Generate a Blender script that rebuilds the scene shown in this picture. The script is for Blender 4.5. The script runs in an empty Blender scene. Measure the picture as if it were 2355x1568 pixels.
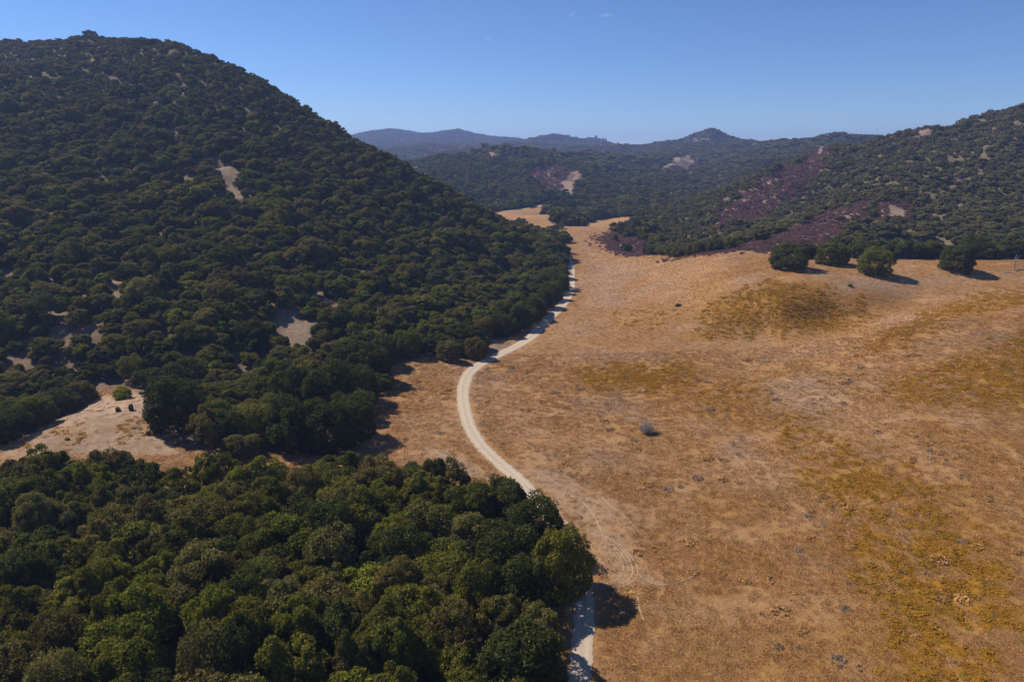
import bpy, math, random
import numpy as np
from mathutils import Vector
random.seed(7)
RS = np.random.RandomState(7)
SC = bpy.context.scene
COL = SC.collection

# ------------------------------------------------------------------ camera
PITCH = math.radians(15.6)
CAMZ = 60.0
cd = bpy.data.cameras.new('camera')
cd.lens = 24.0
cd.sensor_width = 36.0
cd.clip_end = 30000
cam = bpy.data.objects.new('camera', cd)
COL.objects.link(cam)
cam.location = (0, 0, CAMZ)
cam.rotation_euler = (math.radians(90) - PITCH, 0, 0)
SC.camera = cam

# ------------------------------------------------------------------ sky and sun
SUN_EL = math.radians(45)
SUN_AHEAD = math.radians(30)      # sun stands to the left and a little ahead
to_sun = Vector((-math.cos(SUN_AHEAD) * math.cos(SUN_EL), math.sin(SUN_AHEAD) * math.cos(SUN_EL), math.sin(SUN_EL)))
w = bpy.data.worlds.new('World')
SC.world = w
w.use_nodes = True
nt = w.node_tree
bg = nt.nodes['Background']
sky = nt.nodes.new('ShaderNodeTexSky')
sky.sky_type = 'NISHITA'
sky.sun_disc = False
sky.sun_elevation = SUN_EL
sky.sun_rotation = math.atan2(to_sun.x, to_sun.y)
sky.altitude = 2000
sky.air_density = 1.0
sky.dust_density = 0.0
sky.ozone_density = 8.0
tint = nt.nodes.new('ShaderNodeVectorMath'); tint.operation = 'MULTIPLY'
tint.inputs[1].default_value = (.97, 1.01, 1.13)
nt.links.new(sky.outputs[0], tint.inputs[0]); nt.links.new(tint.outputs[0], bg.inputs[0])
bg.inputs[1].default_value = 0.078
sl = bpy.data.lights.new('sun', 'SUN')
sl.energy = 4.8
sl.angle = math.radians(0.5)
sl.color = (1.0, 0.93, 0.83)
sun = bpy.data.objects.new('sun', sl)
COL.objects.link(sun)
sun.rotation_euler = to_sun.to_track_quat('Z', 'Y').to_euler()
sun.location = (-200, 100, 300)
SC.view_settings.view_transform = 'Standard'
SC.view_settings.look = 'None'
SC.view_settings.exposure = 0.35
SC.view_settings.gamma = 1.0
SC.cycles.max_bounces = 6
SC.cycles.diffuse_bounces = 3
SC.cycles.transmission_bounces = 4
SC.cycles.transparent_max_bounces = 4
SC.cycles.volume_bounces = 1
HAZE = 0.00015

# ------------------------------------------------------------------ noise
_perm = np.random.RandomState(3).permutation(256)
_perm = np.concatenate([_perm, _perm, _perm])
_ga = np.random.RandomState(5).rand(256) * 2 * np.pi
_gx, _gy = np.cos(_ga), np.sin(_ga)
def pn(x, y):
    xi = np.floor(x).astype(np.int64); yi = np.floor(y).astype(np.int64)
    xf = x - xi; yf = y - yi
    xi &= 255; yi &= 255
    fu = xf * xf * xf * (xf * (xf * 6 - 15) + 10); fv = yf * yf * yf * (yf * (yf * 6 - 15) + 10)
    def g(a, b, dx, dy):
        h = _perm[_perm[a] + b]
        return _gx[h] * dx + _gy[h] * dy
    x1 = (xi + 1) & 255; y1 = (yi + 1) & 255
    a = g(xi, yi, xf, yf); b = g(x1, yi, xf - 1, yf)
    c = g(xi, y1, xf, yf - 1); d = g(x1, y1, xf - 1, yf - 1)
    ab = a + (b - a) * fu; cdv = c + (d - c) * fu
    return (ab + (cdv - ab) * fv) * 1.5
def fbm(x, y, o=4, off=0.0):
    x = np.asarray(x, float); y = np.asarray(y, float)
    s = np.zeros(np.broadcast(x, y).shape); a = 0.5; f = 1.0
    for i in range(o):
        s += a * pn(x * f + off + 17.3 * i, y * f - off * 1.7 + 9.1 * i)
        a *= 0.5; f *= 2.03
    return s
def sst(a, b, x):
    t = np.clip((x - a) / (b - a), 0, 1)
    return t * t * (3 - 2 * t)

# ------------------------------------------------------------------ sight lines to points of the place
F = 1569.0; CX, CY = 1177.0, 784.0
def ray(px, py):
    px = np.asarray(px, float); py = np.asarray(py, float)
    xx = (px - CX) / F; yu = (CY - py) / F
    dy = math.cos(PITCH) + math.sin(PITCH) * yu
    dz = -math.sin(PITCH) + math.cos(PITCH) * yu
    return xx / dy, dz / dy            # u = X/Y, slope = dZ/dY
def project(u, s):                     # inverse: (X/Y, (Z-cam)/Y) -> px, py
    c, sn = math.cos(PITCH), math.sin(PITCH)
    yu = (sn + c * s) / (c - sn * s)
    dy = c + sn * yu
    return CX + F * u * dy, CY - F * yu

# control points of the terrain: (px, py, distance D, canopy height)
CP = []
def D(px, py, d, h=0.0):
    u, s = ray(px, py); CP.append((float(u), d, CAMZ + float(s) * d - h))
def Z(px, py, z):
    u, s = ray(px, py); CP.append((float(u), (CAMZ - z) / -float(s), z))
def W(u, d, z): CP.append((u, d, z))
T = 5.0
for c in [  # left hill
    (370, 860, 165, T), (370, 700, 198, T), (370, 620, 228, T), (370, 500, 280, T), (370, 400, 330, T), (370, 300, 385, T), (370, 200, 445, T), (370, 120, 500, T), (370, 83, 540, T),
    (0, 930, 156, T), (0, 850, 168, T), (0, 700, 200, T), (0, 500, 262, T), (0, 300, 370, T), (0, 160, 470, T),
    (0, 96, 640, 3), (90, 86, 620, 3), (200, 82, 600, 3), (290, 82, 575, T), (60, 125, 560, T),
    (180, 880, 162, T), (180, 700, 198, T), (180, 500, 270, T), (180, 300, 378, T), (180, 170, 465, T), (180, 110, 540, T),
    (540, 860, 172, T), (540, 700, 205, T), (540, 560, 256, T), (540, 400, 340, T), (540, 280, 405, T), (540, 170, 470, T), (480, 122, 505, T),
    (700, 800, 188, T), (700, 650, 235, T), (700, 500, 300, T), (700, 400, 355, T), (700, 300, 420, T), (700, 252, 460, T), (620, 195, 480, T),
    (800, 750, 203, T), (800, 600, 262, T), (800, 450, 345, T), (800, 305, 445, T),
    (900, 700, 232, T), (900, 550, 305, T), (900, 450, 365, T), (900, 358, 430, T),
    (1050, 650, 275, T), (1050, 550, 335, T), (1050, 443, 420, T), (980, 402, 425, T),
    (1150, 650, 290, T), (1150, 550, 365, T), (1150, 493, 420, T),
    (1250, 620, 330, T), (1245, 553, 400, T), (1290, 585, 385, T),
    # right hill
    (2200, 560, 335, T), (2200, 500, 395, T), (2200, 400, 510, T), (2200, 310, 660, T), (2200, 274, 720, T),
    (2354, 560, 330, T), (2354, 450, 450, T), (2354, 350, 560, T), (2354, 244, 690, T),
    (2080, 560, 345, T), (2080, 460, 450, T), (2080, 360, 600, T), (2090, 306, 720, 1),
    (1940, 540, 360, 1), (1950, 480, 425, 2), (2020, 450, 470, 3), (1800, 530, 372, 1), (1880, 505, 400, 1), (1720, 558, 340, 1),
    (1980, 400, 540, T), (1970, 345, 700, T), (1960, 322, 780, T),
    (1500, 560, 440, T), (1600, 560, 420, T), (1700, 530, 440, T), (1600, 520, 500, T), (1800, 500, 480, T), (1900, 450, 560, T), (1720, 490, 530, T), (1540, 520, 500, T),
    (1660, 478, 560, 1), (1720, 440, 600, 1), (1780, 402, 640, 1), (1840, 375, 690, 1), (1900, 347, 740, 1),
    (1560, 500, 560, T), (1620, 470, 600, T),
    # valley flats behind, grove on the flat
    (1300, 505, 660, 8), (1350, 505, 640, 8), (1400, 470, 780, 7), (1500, 460, 800, 7), (1600, 450, 820, 7), (1700, 420, 900, 7),
    (1500, 440, 930, T), (1450, 440, 950, 4), (1650, 410, 1000, T), (1780, 380, 1050, T), (1850, 350, 1150, T), (1760, 400, 960, T),
    # middle hill
    (1100, 470, 760, T), (1000, 420, 800, T), (1040, 400, 900, T), (1100, 420, 900, T), (1200, 440, 850, T), (1220, 400, 1000, T), (1150, 360, 1120, T), (1180, 338, 1200, T), (1250, 345, 1230, T), (1120, 358, 1120, T), (1060, 378, 1020, T), (980, 392, 960, T),
    (1300, 400, 1000, 1), (1310, 430, 880, 1), (1280, 450, 830, 1), (1340, 370, 1200, T), (1400, 390, 1150, T), (1400, 360, 1400, T), (1350, 352, 1500, T),
    # right middle hills
    (1540, 392, 1280, 1), (1580, 366, 1400, 1), (1610, 385, 1300, 1), (1500, 400, 1200, T), (1480, 365, 1600, T), (1440, 347, 2000, T), (1500, 344, 2000, T), (1550, 337, 2050, T), (1600, 313, 2080, T), (1640, 291, 2100, 3), (1690, 316, 2100, T), (1735, 333, 2100, T), (1760, 320, 1700, T), (1800, 322, 1650, T), (1830, 328, 1600, T), (1880, 322, 1500, T), (1925, 306, 1450, T), (1960, 316, 1400, T), (1700, 350, 1500, T), (1650, 360, 1400, T), (1780, 350, 1350, T),
    # intermediate
    (930, 372, 1900, T), (980, 352, 2100, T), (1040, 342, 2200, T), (1090, 345, 2100, T), (1000, 362, 2000, T), (960, 382, 1400, T),
    # far ridge
    (780, 318, 4000), (830, 309, 4000), (870, 301, 4000), (900, 298, 4050), (960, 307, 4000), (1010, 308, 3900), (1060, 299, 3800), (1090, 318, 3750), (1135, 316, 3700), (1180, 333, 3600), (1212, 332, 3400), (1250, 320, 3250), (1280, 309, 3200), (1315, 319, 3200), (1345, 332, 3150), (1370, 318, 3150), (1400, 333, 3150), (1430, 344, 3100), (1480, 350, 3000),
    (900, 330, 3300), (1000, 330, 3200), (1080, 328, 3100), (1150, 335, 2900), (1280, 335, 2600), (1380, 340, 2500),
]: D(*c)
for c in [  # open ground
    (0, 1040, 3.5), (200, 960, 4.5), (200, 1040, 3), (350, 930, 4.5), (400, 1030, 2), (100, 1000, 4.5), (600, 1030, 1.5), (820, 1010, .5), (930, 870, .6), (1000, 830, .8), (900, 950, .3), (1000, 960, 0),
    (1066, 920, 0), (1100, 840, 0), (1200, 790, 0), (1280, 700, 0), (1310, 620, 0), (1340, 560, 0), (1265, 1190, 0), (1150, 1080, 0), (1340, 1440, 0), (1300, 1568, 0),
    (1290, 500, 0), (1400, 540, 0), (1200, 486, 0), (1290, 463, 0), (1440, 505, .5), (1480, 590, 1.0),
    (1400, 700, .3), (1500, 700, 2.5), (1450, 640, 1.2), (1500, 650, 3.5), (1560, 620, 8), (1600, 700, 6.5), (1700, 650, 12), (1780, 640, 12.6), (1650, 600, 13), (1590, 592, 10), (1530, 600, 4.5), (1750, 583, 14.5), (1800, 700, 9.5), (1820, 610, 14), (1920, 605, 14.5), (1900, 660, 12), (2000, 630, 13), (2000, 680, 9.5), (2100, 595, 14.5), (2200, 620, 14), (2354, 600, 16), (2354, 640, 12.5), (2200, 668, 9.5), (2100, 688, 7.6), (2000, 715, 6), (1900, 735, 4.6), (1750, 765, 2.8), (1600, 790, 1.6),
    (2354, 720, 13), (2200, 735, 11), (2050, 765, 8.5), (1950, 790, 6), (2354, 850, 8.5), (2200, 880, 7), (1900, 850, 4), (1600, 900, 1.6), (1400, 850, .5), (1400, 1000, .4), (1600, 1100, .8), (1800, 1100, 1.5), (2100, 1100, 3.5), (2354, 1100, 5.0), (1500, 1300, .2), (1900, 1350, 1), (2354, 1400, 2.5), (2354, 1568, 2), (1700, 1568, .3),
    (1000, 1100, .6), (700, 1150, 1.2), (300, 1150, 2), (0, 1150, 2.5), (0, 1400, 2.5), (400, 1400, 2), (800, 1400, 1), (1100, 1500, .4),
]: Z(*c)
for c in [  # ground out of sight, behind ridges and beside the picture
    (-.75, 580, 128), (-.70, 660, 142), (-.60, 740, 135), (-.72, 900, 120), (-.5, 640, 145), (-.45, 800, 90), (-.35, 620, 105), (-.28, 600, 70), (-.22, 560, 55), (-.25, 800, 30), (-.15, 560, 25), (-.14, 700, 5), (-.04, 520, 6), (-.02, 560, 1), (.04, 480, 1), (.07, 430, 0),
    (-.6, 1600, 60), (-.4, 1300, 40), (-.25, 1000, 15), (-.9, 2500, 90), (-.5, 3000, 80), (-.9, 5000, 150), (-.25, 1800, 40),
    (-1.0, 60, 3), (-1.0, 125, 5), (-1.0, 165, 9), (-1.0, 200, 20), (-1.0, 260, 38), (-1.0, 370, 70), (-1.0, 480, 108), (-1.0, 650, 135), (-1.0, 900, 110),
    (-1.5, 60, 4), (-1.5, 150, 14), (-1.5, 250, 50), (-1.5, 450, 110), (-1.5, 800, 140), (-1.5, 2000, 120), (-1.5, 5000, 140),
    (.95, 60, 2), (.95, 120, 4), (.95, 200, 9), (.95, 300, 16), (.95, 450, 36), (.95, 560, 62), (.95, 700, 112), (.95, 900, 130), (.95, 1200, 90),
    (1.5, 60, 3), (1.5, 120, 6), (1.5, 220, 14), (1.5, 450, 50), (1.5, 700, 120), (1.5, 1200, 110), (1.5, 3000, 110), (1.5, 5500, 120),
    (.7, 950, 80), (.55, 1100, 50), (.75, 1500, 70), (.5, 1900, 60), (.3, 2600, 60), (.3, 4000, 90), (.6, 4500, 100), (.1, 4000, 75), (.0, 5200, 100), (-.2, 5400, 100), (.2, 5500, 90), (.9, 2500, 70), (.55, 800, 62),
    (0, 25, 0), (0, 45, 0), (.5, 25, 1), (.5, 45, 1), (-.5, 25, 2), (-.5, 45, 2), (-.2, 75, 1), (.3, 75, .3),
    (0, 6500, 60), (-1, 6500, 60), (1, 6500, 60), (.45, 2400, 70), (-.03, 1650, 35), (.1, 1900, 40),
    (.36, 420, 12), (.33, 470, 12), (.42, 480, 16),
]: W(*c)
CP = np.array(CP)
cu, cv = CP[:, 0], np.log(CP[:, 1])
cw = CP[:, 2] / CP[:, 1]
def phi(du, dv, c=0.022):
    return np.sqrt(du * du + dv * dv * 0.8 + c * c)
A = phi(cu[:, None] - cu[None], cv[:, None] - cv[None])
A[np.diag_indices(len(cu))] -= 0.0006
P1 = np.stack([np.ones_like(cu), cu, cv], 1)
M = np.block([[A, P1], [P1.T, np.zeros((3, 3))]])
sol = np.linalg.solve(M, np.concatenate([cw, np.zeros(3)]))
def rbf(u, v):
    sh = u.shape; u = u.ravel(); v = v.ravel(); out = np.empty(len(u))
    for i in range(0, len(u), 20000):
        a, b = u[i:i + 20000], v[i:i + 20000]
        out[i:i + 20000] = phi(a[:, None] - cu[None], b[:, None] - cv[None]) @ sol[:-3] + sol[-3] + sol[-2] * a + sol[-1] * b
    return out.reshape(sh)

NU, NV = 820, 780
gu = np.concatenate([np.linspace(-1.6, -.96, 40), np.linspace(-.95, .95, NU - 80), np.linspace(.96, 1.6, 40)])
gv = np.concatenate([np.linspace(math.log(28), math.log(62), 60), np.linspace(math.log(62), math.log(6500), NV - 60 + 1)[1:]])
def bil(arr, au, av, u, v):
    iu = np.clip(np.interp(u, au, np.arange(len(au))), 0, len(au) - 1.001); iv = np.clip(np.interp(v, av, np.arange(len(av))), 0, len(av) - 1.001)
    a = iu.astype(int); b = iv.astype(int); fu = iu - a; fv = iv - b
    return (arr[a, b] * (1 - fu) + arr[a + 1, b] * fu) * (1 - fv) + (arr[a, b + 1] * (1 - fu) + arr[a + 1, b + 1] * fu) * fv
U, V = np.meshgrid(gu, gv, indexing='ij')
Yg = np.exp(V); Xg = U * Yg
Zs = rbf(U, V) * Yg

_sgrid = {}
def hit(px, py, zarr=None):
    """first ground point on the sight line -> (u, v)"""
    zarr = Zs if zarr is None else zarr
    u, s = ray(px, py)
    iu = np.clip(np.interp(u, gu, np.arange(len(gu))), 0, len(gu) - 1.001); a = int(iu); f = iu - a
    zc = zarr[a] * (1 - f) + zarr[a + 1] * f
    sl = (zc - CAMZ) / np.exp(gv) - s
    k = np.argmax(sl >= 0)
    if sl[k] < 0:
        k = int(np.argmax(sl)); return float(u), float(gv[k])
    if k == 0: return float(u), float(gv[0])
    t = -sl[k - 1] / (sl[k] - sl[k - 1])
    return float(u), float(gv[k - 1] + t * (gv[k] - gv[k - 1]))
def poly(pts):
    a = np.array([hit(*p) for p in pts])
    if a[:, 1].max() - a[:, 1].min() > .8: print('WIDE', pts[:3], np.exp(a[:, 1]).round())
    return a
def sdf(pl, u, v):
    """signed distance, > 0 inside"""
    u = np.asarray(u, float); v = np.asarray(v, float)
    d = np.full(u.shape, 1e9); ins = np.zeros(u.shape, bool)
    n = len(pl)
    for i in range(n):
        x1, y1 = pl[i]; x2, y2 = pl[(i + 1) % n]
        ex, ey = x2 - x1, y2 - y1
        t = np.clip(((u - x1) * ex + (v - y1) * ey) / (ex * ex + ey * ey + 1e-12), 0, 1)
        d = np.minimum(d, (u - x1 - t * ex) ** 2 + (v - y1 - t * ey) ** 2)
        if y1 != y2:
            c = ((y1 > v) != (y2 > v)) & (u < ex * (v - y1) / ey + x1)
            ins ^= c
    d = np.sqrt(d)
    return np.where(ins, d, -d)

# ---- traced ground regions
field_right = poly([(1290, 1568), (1262, 1480), (1262, 1400), (1255, 1330), (1215, 1240), (1130, 1165), (1000, 1130), (850, 1115), (600, 1120), (300, 1125), (0, 1128)])
extra_l = np.array([(-1.1, math.log(112)), (-1.1, math.log(132))])
field_up = poly([(0, 1022), (90, 985), (150, 960), (210, 918), (260, 897), (340, 903), (352, 960), (385, 1005), (480, 1040), (640, 1045), (830, 1040), (862, 990), (850, 930), (905, 885), (900, 840), (985, 826), (1060, 838), (1120, 806), (1150, 795), (1195, 768), (1222, 748), (1245, 725), (1275, 695), (1292, 670), (1300, 640), (1303, 600)])
hid = np.array([(.083, math.log(470)), (.045, math.log(520)), (.0, math.log(560)), (-.06, math.log(640))])
field_far = poly([(1150, 487), (1230, 473), (1290, 462), (1306, 461), (1302, 470), (1262, 478), (1250, 492), (1262, 505), (1290, 520), (1345, 522), (1362, 508), (1420, 500), (1472, 497), (1462, 512), (1405, 535), (1395, 560), (1420, 578), (1475, 586), (1530, 592), (1600, 590), (1650, 582), (1700, 577), (1770, 580), (1850, 600), (1900, 590), (2000, 598), (2100, 596), (2250, 598), (2354, 603)])
extra_r = np.array([(1.7, math.log(300)), (1.7, math.log(28)), (.12, math.log(28))])
FIELD = np.concatenate([field_right, extra_l, field_up, hid, field_far, extra_r])
S1 = [  # purple-brown scrub patches
    poly([(1382, 548), (1420, 532), (1470, 505), (1462, 520), (1440, 540), (1490, 550), (1500, 572), (1480, 588), (1430, 584), (1395, 570)]),
    poly([(1540, 596), (1620, 584), (1700, 566), (1760, 545), (1850, 510), (1940, 474), (2030, 446), (2010, 474), (1985, 505), (1950, 535), (1920, 560), (1900, 585), (1860, 592), (1770, 580), (1700, 577), (1640, 584)]),
    poly([(1640, 505), (1650, 478), (1700, 450), (1760, 412), (1830, 378), (1905, 344), (1915, 362), (1885, 400), (1840, 445), (1790, 485), (1720, 515), (1670, 522)]),
    poly([(2010, 470), (2070, 458), (2110, 470), (2100, 500), (2060, 515), (2000, 505)]),
    poly([(2085, 308), (2110, 296), (2142, 298), (2145, 312), (2110, 318)]),
    poly([(1515, 400), (1545, 370), (1585, 362), (1618, 378), (1600, 395), (1560, 402)]),
    poly([(1190, 398), (1260, 385), (1330, 398), (1340, 425), (1300, 455), (1260, 440), (1210, 420)]),
    poly([(1130, 348), (1160, 345), (1150, 362), (1120, 368)]),
]
BARE = [  # bare pale slopes
    poly([(335, 253), (352, 256), (356, 270), (340, 268)]),
    poly([(378, 294), (408, 292), (422, 326), (400, 330)]),
    poly([(422, 342), (470, 350), (440, 354)]),
    poly([(460, 362), (515, 366), (552, 384), (550, 415), (575, 462), (545, 468), (520, 445), (505, 410), (475, 392)]),
    poly([(605, 572), (622, 578), (620, 592), (608, 588)]),
    poly([(600, 676), (660, 672), (705, 725), (730, 775), (720, 805), (665, 800), (630, 745)]),
    poly([(708, 655), (770, 695), (806, 750), (775, 760), (730, 715)]),
    poly([(222, 662), (268, 660), (290, 705), (245, 718)]),
    poly([(100, 710), (150, 712), (165, 740), (120, 738)]),
    poly([(230, 640), (330, 655), (320, 668), (240, 655)]),
    poly([(1105, 820), (1130, 778), (1185, 790), (1135, 815)]),
    poly([(85, 490), (112, 496), (108, 510), (90, 506)]),
    poly([(1285, 446), (1298, 415), (1326, 398), (1338, 408), (1318, 436), (1300, 455)]),
    poly([(1522, 398), (1548, 372), (1582, 361), (1602, 367), (1575, 388), (1545, 398)]),
    poly([(1445, 442), (1482, 436), (1480, 441), (1455, 446)]),
    poly([(1600, 385), (1622, 390), (1615, 395), (1605, 392)]),
    poly([(2108, 302), (2140, 300), (2138, 314), (2112, 314)]),
    poly([(2150, 434), (2185, 436), (2180, 446), (2155, 446)]),
    poly([(2180, 470), (2215, 474), (2220, 492), (2190, 490)]),
    poly([(1970, 446), (1992, 448), (1990, 462), (1972, 460)]),
    poly([(2040, 470), (2085, 478), (2080, 496), (2045, 492)]),
    poly([(1590, 322), (1622, 309), (1630, 312), (1600, 328)]),
    poly([(1738, 325), (1748, 321), (1738, 336), (1732, 336)]),
    poly([(1880, 350), (1895, 347), (1890, 355), (1880, 358)]),
    poly([(262, 180), (275, 178), (278, 184), (265, 186)]),
    poly([(1125, 352), (1145, 349), (1140, 362), (1122, 364)]),
]
WEED = [
    (poly([(1325, 862), (1395, 838), (1500, 842), (1590, 845), (1605, 872), (1560, 905), (1500, 893), (1400, 897), (1360, 882)]), .95),
    (poly([(1595, 870), (1700, 880), (1760, 930), (1720, 960), (1620, 910), (1560, 890)]), .5),
    (poly([(1740, 925), (1790, 935), (1880, 985), (2000, 1040), (2160, 1130), (2354, 1280), (2420, 1568), (2080, 1640), (1990, 1400), (1900, 1200), (1860, 1110), (1780, 1010)]), .62),
    (poly([(2030, 900), (2120, 850), (2300, 790), (2420, 740), (2420, 960), (2250, 925), (2120, 935)]), .72),
    (poly([(1650, 690), (1760, 650), (1880, 655), (1960, 690), (2010, 720), (1960, 755), (1800, 772), (1690, 775), (1610, 765)]), .8),
    (poly([(1980, 800), (2100, 735), (2240, 675), (2420, 640), (2420, 690), (2250, 720), (2150, 760), (2060, 810)]), .6),
    (poly([(1420, 720), (1560, 700), (1640, 720), (1560, 750), (1430, 745)]), .42),
    (poly([(110, 1000), (160, 982), (200, 984), (190, 998), (130, 1008)]), 1.5),
    (poly([(255, 965), (330, 960), (345, 990), (280, 1010)]), .75),
    (poly([(10, 1020), (60, 1010), (60, 1022), (15, 1032)]), 1.2),
    (poly([(1780, 945), (1810, 940), (1840, 990), (1800, 1020), (1770, 985)]), .9),
]
PALE = [
    (poly([(975, 1035), (1040, 1030), (1100, 1075), (1150, 1110), (1060, 1112), (1000, 1070)]), .8),
    (poly([(1190, 1070), (1300, 1090), (1420, 1150), (1460, 1230), (1490, 1300), (1440, 1350), (1370, 1320), (1340, 1200), (1260, 1150)]), .42),
    (poly([(1440, 1300), (1500, 1300), (1540, 1340), (1480, 1350)]), .5),
    (poly([(2240, 672), (2354, 662), (2420, 665), (2420, 700), (2290, 690)]), .9),
    (poly([(1990, 730), (2200, 720), (2250, 745), (2080, 765)]), .5),
    (poly([(1500, 745), (1680, 730), (1660, 760), (1540, 775)]), .35),
    (poly([(1840, 610), (2000, 640), (2200, 625), (2354, 610), (2354, 640), (2150, 660), (1950, 670), (1850, 645)]), .45),
    (poly([(1660, 650), (1760, 620), (1800, 650), (1700, 690)]), .4),
    (poly([(1330, 620), (1440, 590), (1480, 620), (1420, 700), (1350, 720)]), .35),
    (poly([(1740, 880), (1880, 850), (1960, 900), (1880, 980), (1790, 930)]), .45),
]
CLEAR = poly([(0, 1030), (90, 985), (210, 918), (340, 903), (385, 1005), (420, 1045), (200, 1050), (0, 1060)])

# ---- detail relief
hm = sst(-0.005, -0.09, sdf(FIELD, U, V))             # 1 on the wooded slopes, 0 in the open valley
Zg = Zs + hm * (1.6 * fbm(Xg / 38, Yg / 38, 4, 3.1) + Yg * 0.010 * fbm(U * 15, V * 13, 4, 8.2) * sst(math.log(250), math.log(900), V) * (1 - .65 * sst(math.log(2300), math.log(3000), V)))
fold = 1 - 2 * np.abs(fbm(U * 9 + .25 * fbm(U * 12, V * 12, 2, 3.), V * 4.5, 3, 61.))
Zg += hm * Yg * .011 * (fold - .6) * sst(math.log(600), math.log(850), V) * (1 - .85 * sst(math.log(1350), math.log(1800), V))
gull = np.abs(fbm(Xg / 70 + .3 * fbm(Xg / 30, Yg / 30, 2), Yg / 70, 3, 21.0))
Zg -= hm * 3.0 * sst(.12, .0, gull) * sst(math.log(180), math.log(330), V)
Zg += (1 - hm) * (.22 * fbm(Xg / 14, Yg / 14, 3, 5.5) + .05 * fbm(Xg / 2.2, Yg / 2.2, 2, 1.5))
Zg += .06 * hm * fbm(Xg / 2, Yg / 2, 2, 2.5)
def ground(x, y):
    return bil(Zg, gu, gv, x / y, np.log(y))
vis = np.maximum.accumulate((Zg - CAMZ) / Yg, axis=1)

def at(px, py):
    u, v = hit(px, py, Zg)
    y = math.exp(v)
    return np.array([u * y, y])

def lerp(a, b, t): return a + (b - a) * t[..., None]
def veins(x, y):
    a = np.abs(fbm(x / 9, y / 14, 3, 81.)); b = fbm(x / 30, y / 30, 2, 83.)
    return sst(.075, .03, a) * sst(-.12, .12, b)
def ground_colour(x, y):
    u = x / y; v = np.log(y)
    k = np.clip(y / 150, 1, 12)
    wu = .012 * fbm(x / 5 / k, y / 5 / k, 3, 4.0); wv = .02 * fbm(x / 5 / k, y / 5 / k, 3, 44.0)
    n1 = fbm(x / 30, y / 30, 4, 1.0); n2 = fbm(x / 7, y / 7, 4, 2.0); n3 = fbm(x / 1.6, y / 1.6, 3, 3.0)
    g_a = np.array((.38, .215, .098)); g_b = np.array((.335, .175, .066)); g_c = np.array((.315, .200, .122)); g_d = np.array((.42, .262, .138))
    c = lerp(np.broadcast_to(g_a, x.shape + (3,)).copy(), g_b, sst(-.15, .35, n1 + .5 * n2))
    c = lerp(c, g_c, sst(.05, .4, fbm(x / 18, y / 18, 4, 9.0) + .3 * n3) * .6)
    och = sst(.05, .45, fbm(x / 45, y / 30, 4, 25.0) + .12 * n2 + .25) * sst(.14, .34, u) * (1 - sst(270, 330, y))
    c = lerp(c, np.array((.315, .158, .038)), och * .6)
    c = lerp(c, g_d, sst(.1, .45, fbm(x / 9, y / 9, 4, 19.0)) * .35)
    c *= (1 + .16 * n3)[..., None]
    for pl, s in PALE:
        m = sst(-.012, .03, sdf(pl, u + wu, v + wv)) * s * sst(-.35, .15, n2 + .2)
        c = lerp(c, np.array((.38, .268, .19)), m)
    wn = fbm(x / 3.2, y / 3.2 , 3, 14.0) + .5 * fbm(x / 11, y / 11, 2, 15.0)
    wm = np.zeros(x.shape); soft = np.zeros(x.shape)
    for pl, s in WEED:
        m = sst(-.05, .08, sdf(pl, u + wu * 3, v + wv * 3))
        wm = np.maximum(wm, m * sst(.55 - s * .95, .75 - s * .75, wn + .15)); soft = np.maximum(soft, sst(-.06, .06, sdf(pl, u + wu * 2, v + wv * 2)) * s)
    wc = lerp(np.broadcast_to(np.array((.33, .158, .014)), x.shape + (3,)).copy(), np.array((.26, .14, .013)), sst(-.1, .3, n2))
    c = lerp(c, np.array((.30, .145, .03)), soft * .7)
    c = lerp(c, wc, wm * .92)
    c = c * .93
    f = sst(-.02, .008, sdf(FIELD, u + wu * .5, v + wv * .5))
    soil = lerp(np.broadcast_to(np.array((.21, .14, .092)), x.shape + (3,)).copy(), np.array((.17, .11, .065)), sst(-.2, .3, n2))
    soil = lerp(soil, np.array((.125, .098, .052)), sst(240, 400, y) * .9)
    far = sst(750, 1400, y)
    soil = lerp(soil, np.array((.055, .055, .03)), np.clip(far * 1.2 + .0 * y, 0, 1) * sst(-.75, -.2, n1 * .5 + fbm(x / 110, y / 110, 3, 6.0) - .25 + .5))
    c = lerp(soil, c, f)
    cl = sst(-.01, .02, sdf(CLEAR, u + wu, v + wv))
    c = lerp(c, np.array((.36, .25, .17)) * (1 + .4 * n3[..., None] + .3 * n2[..., None]), cl * .85 * (1 - wm))
    sm = np.zeros(x.shape)
    for pl in S1:
        sm = np.maximum(sm, sst(-.006, .012, sdf(pl, u + wu * .8, v + wv * .8)))
    c = lerp(c, np.array((.20, .130, .105)), sm * .85)
    c = lerp(c, np.array((.36, .25, .16)), sm * veins(x, y))
    bm = np.zeros(x.shape)
    for pl in BARE:
        bm = np.maximum(bm, sst(-.006, .010, sdf(pl, u + wu * .9, v + wv * .9)))
    c = lerp(c, np.array((.255, .178, .118)) * (1 + .55 * n3[..., None] + .3 * n2[..., None]), bm)
    return np.clip(c, .004, .8), f, sm, bm, wm

GC, GF, GS, GB, GW = ground_colour(Xg, Yg)

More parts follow.
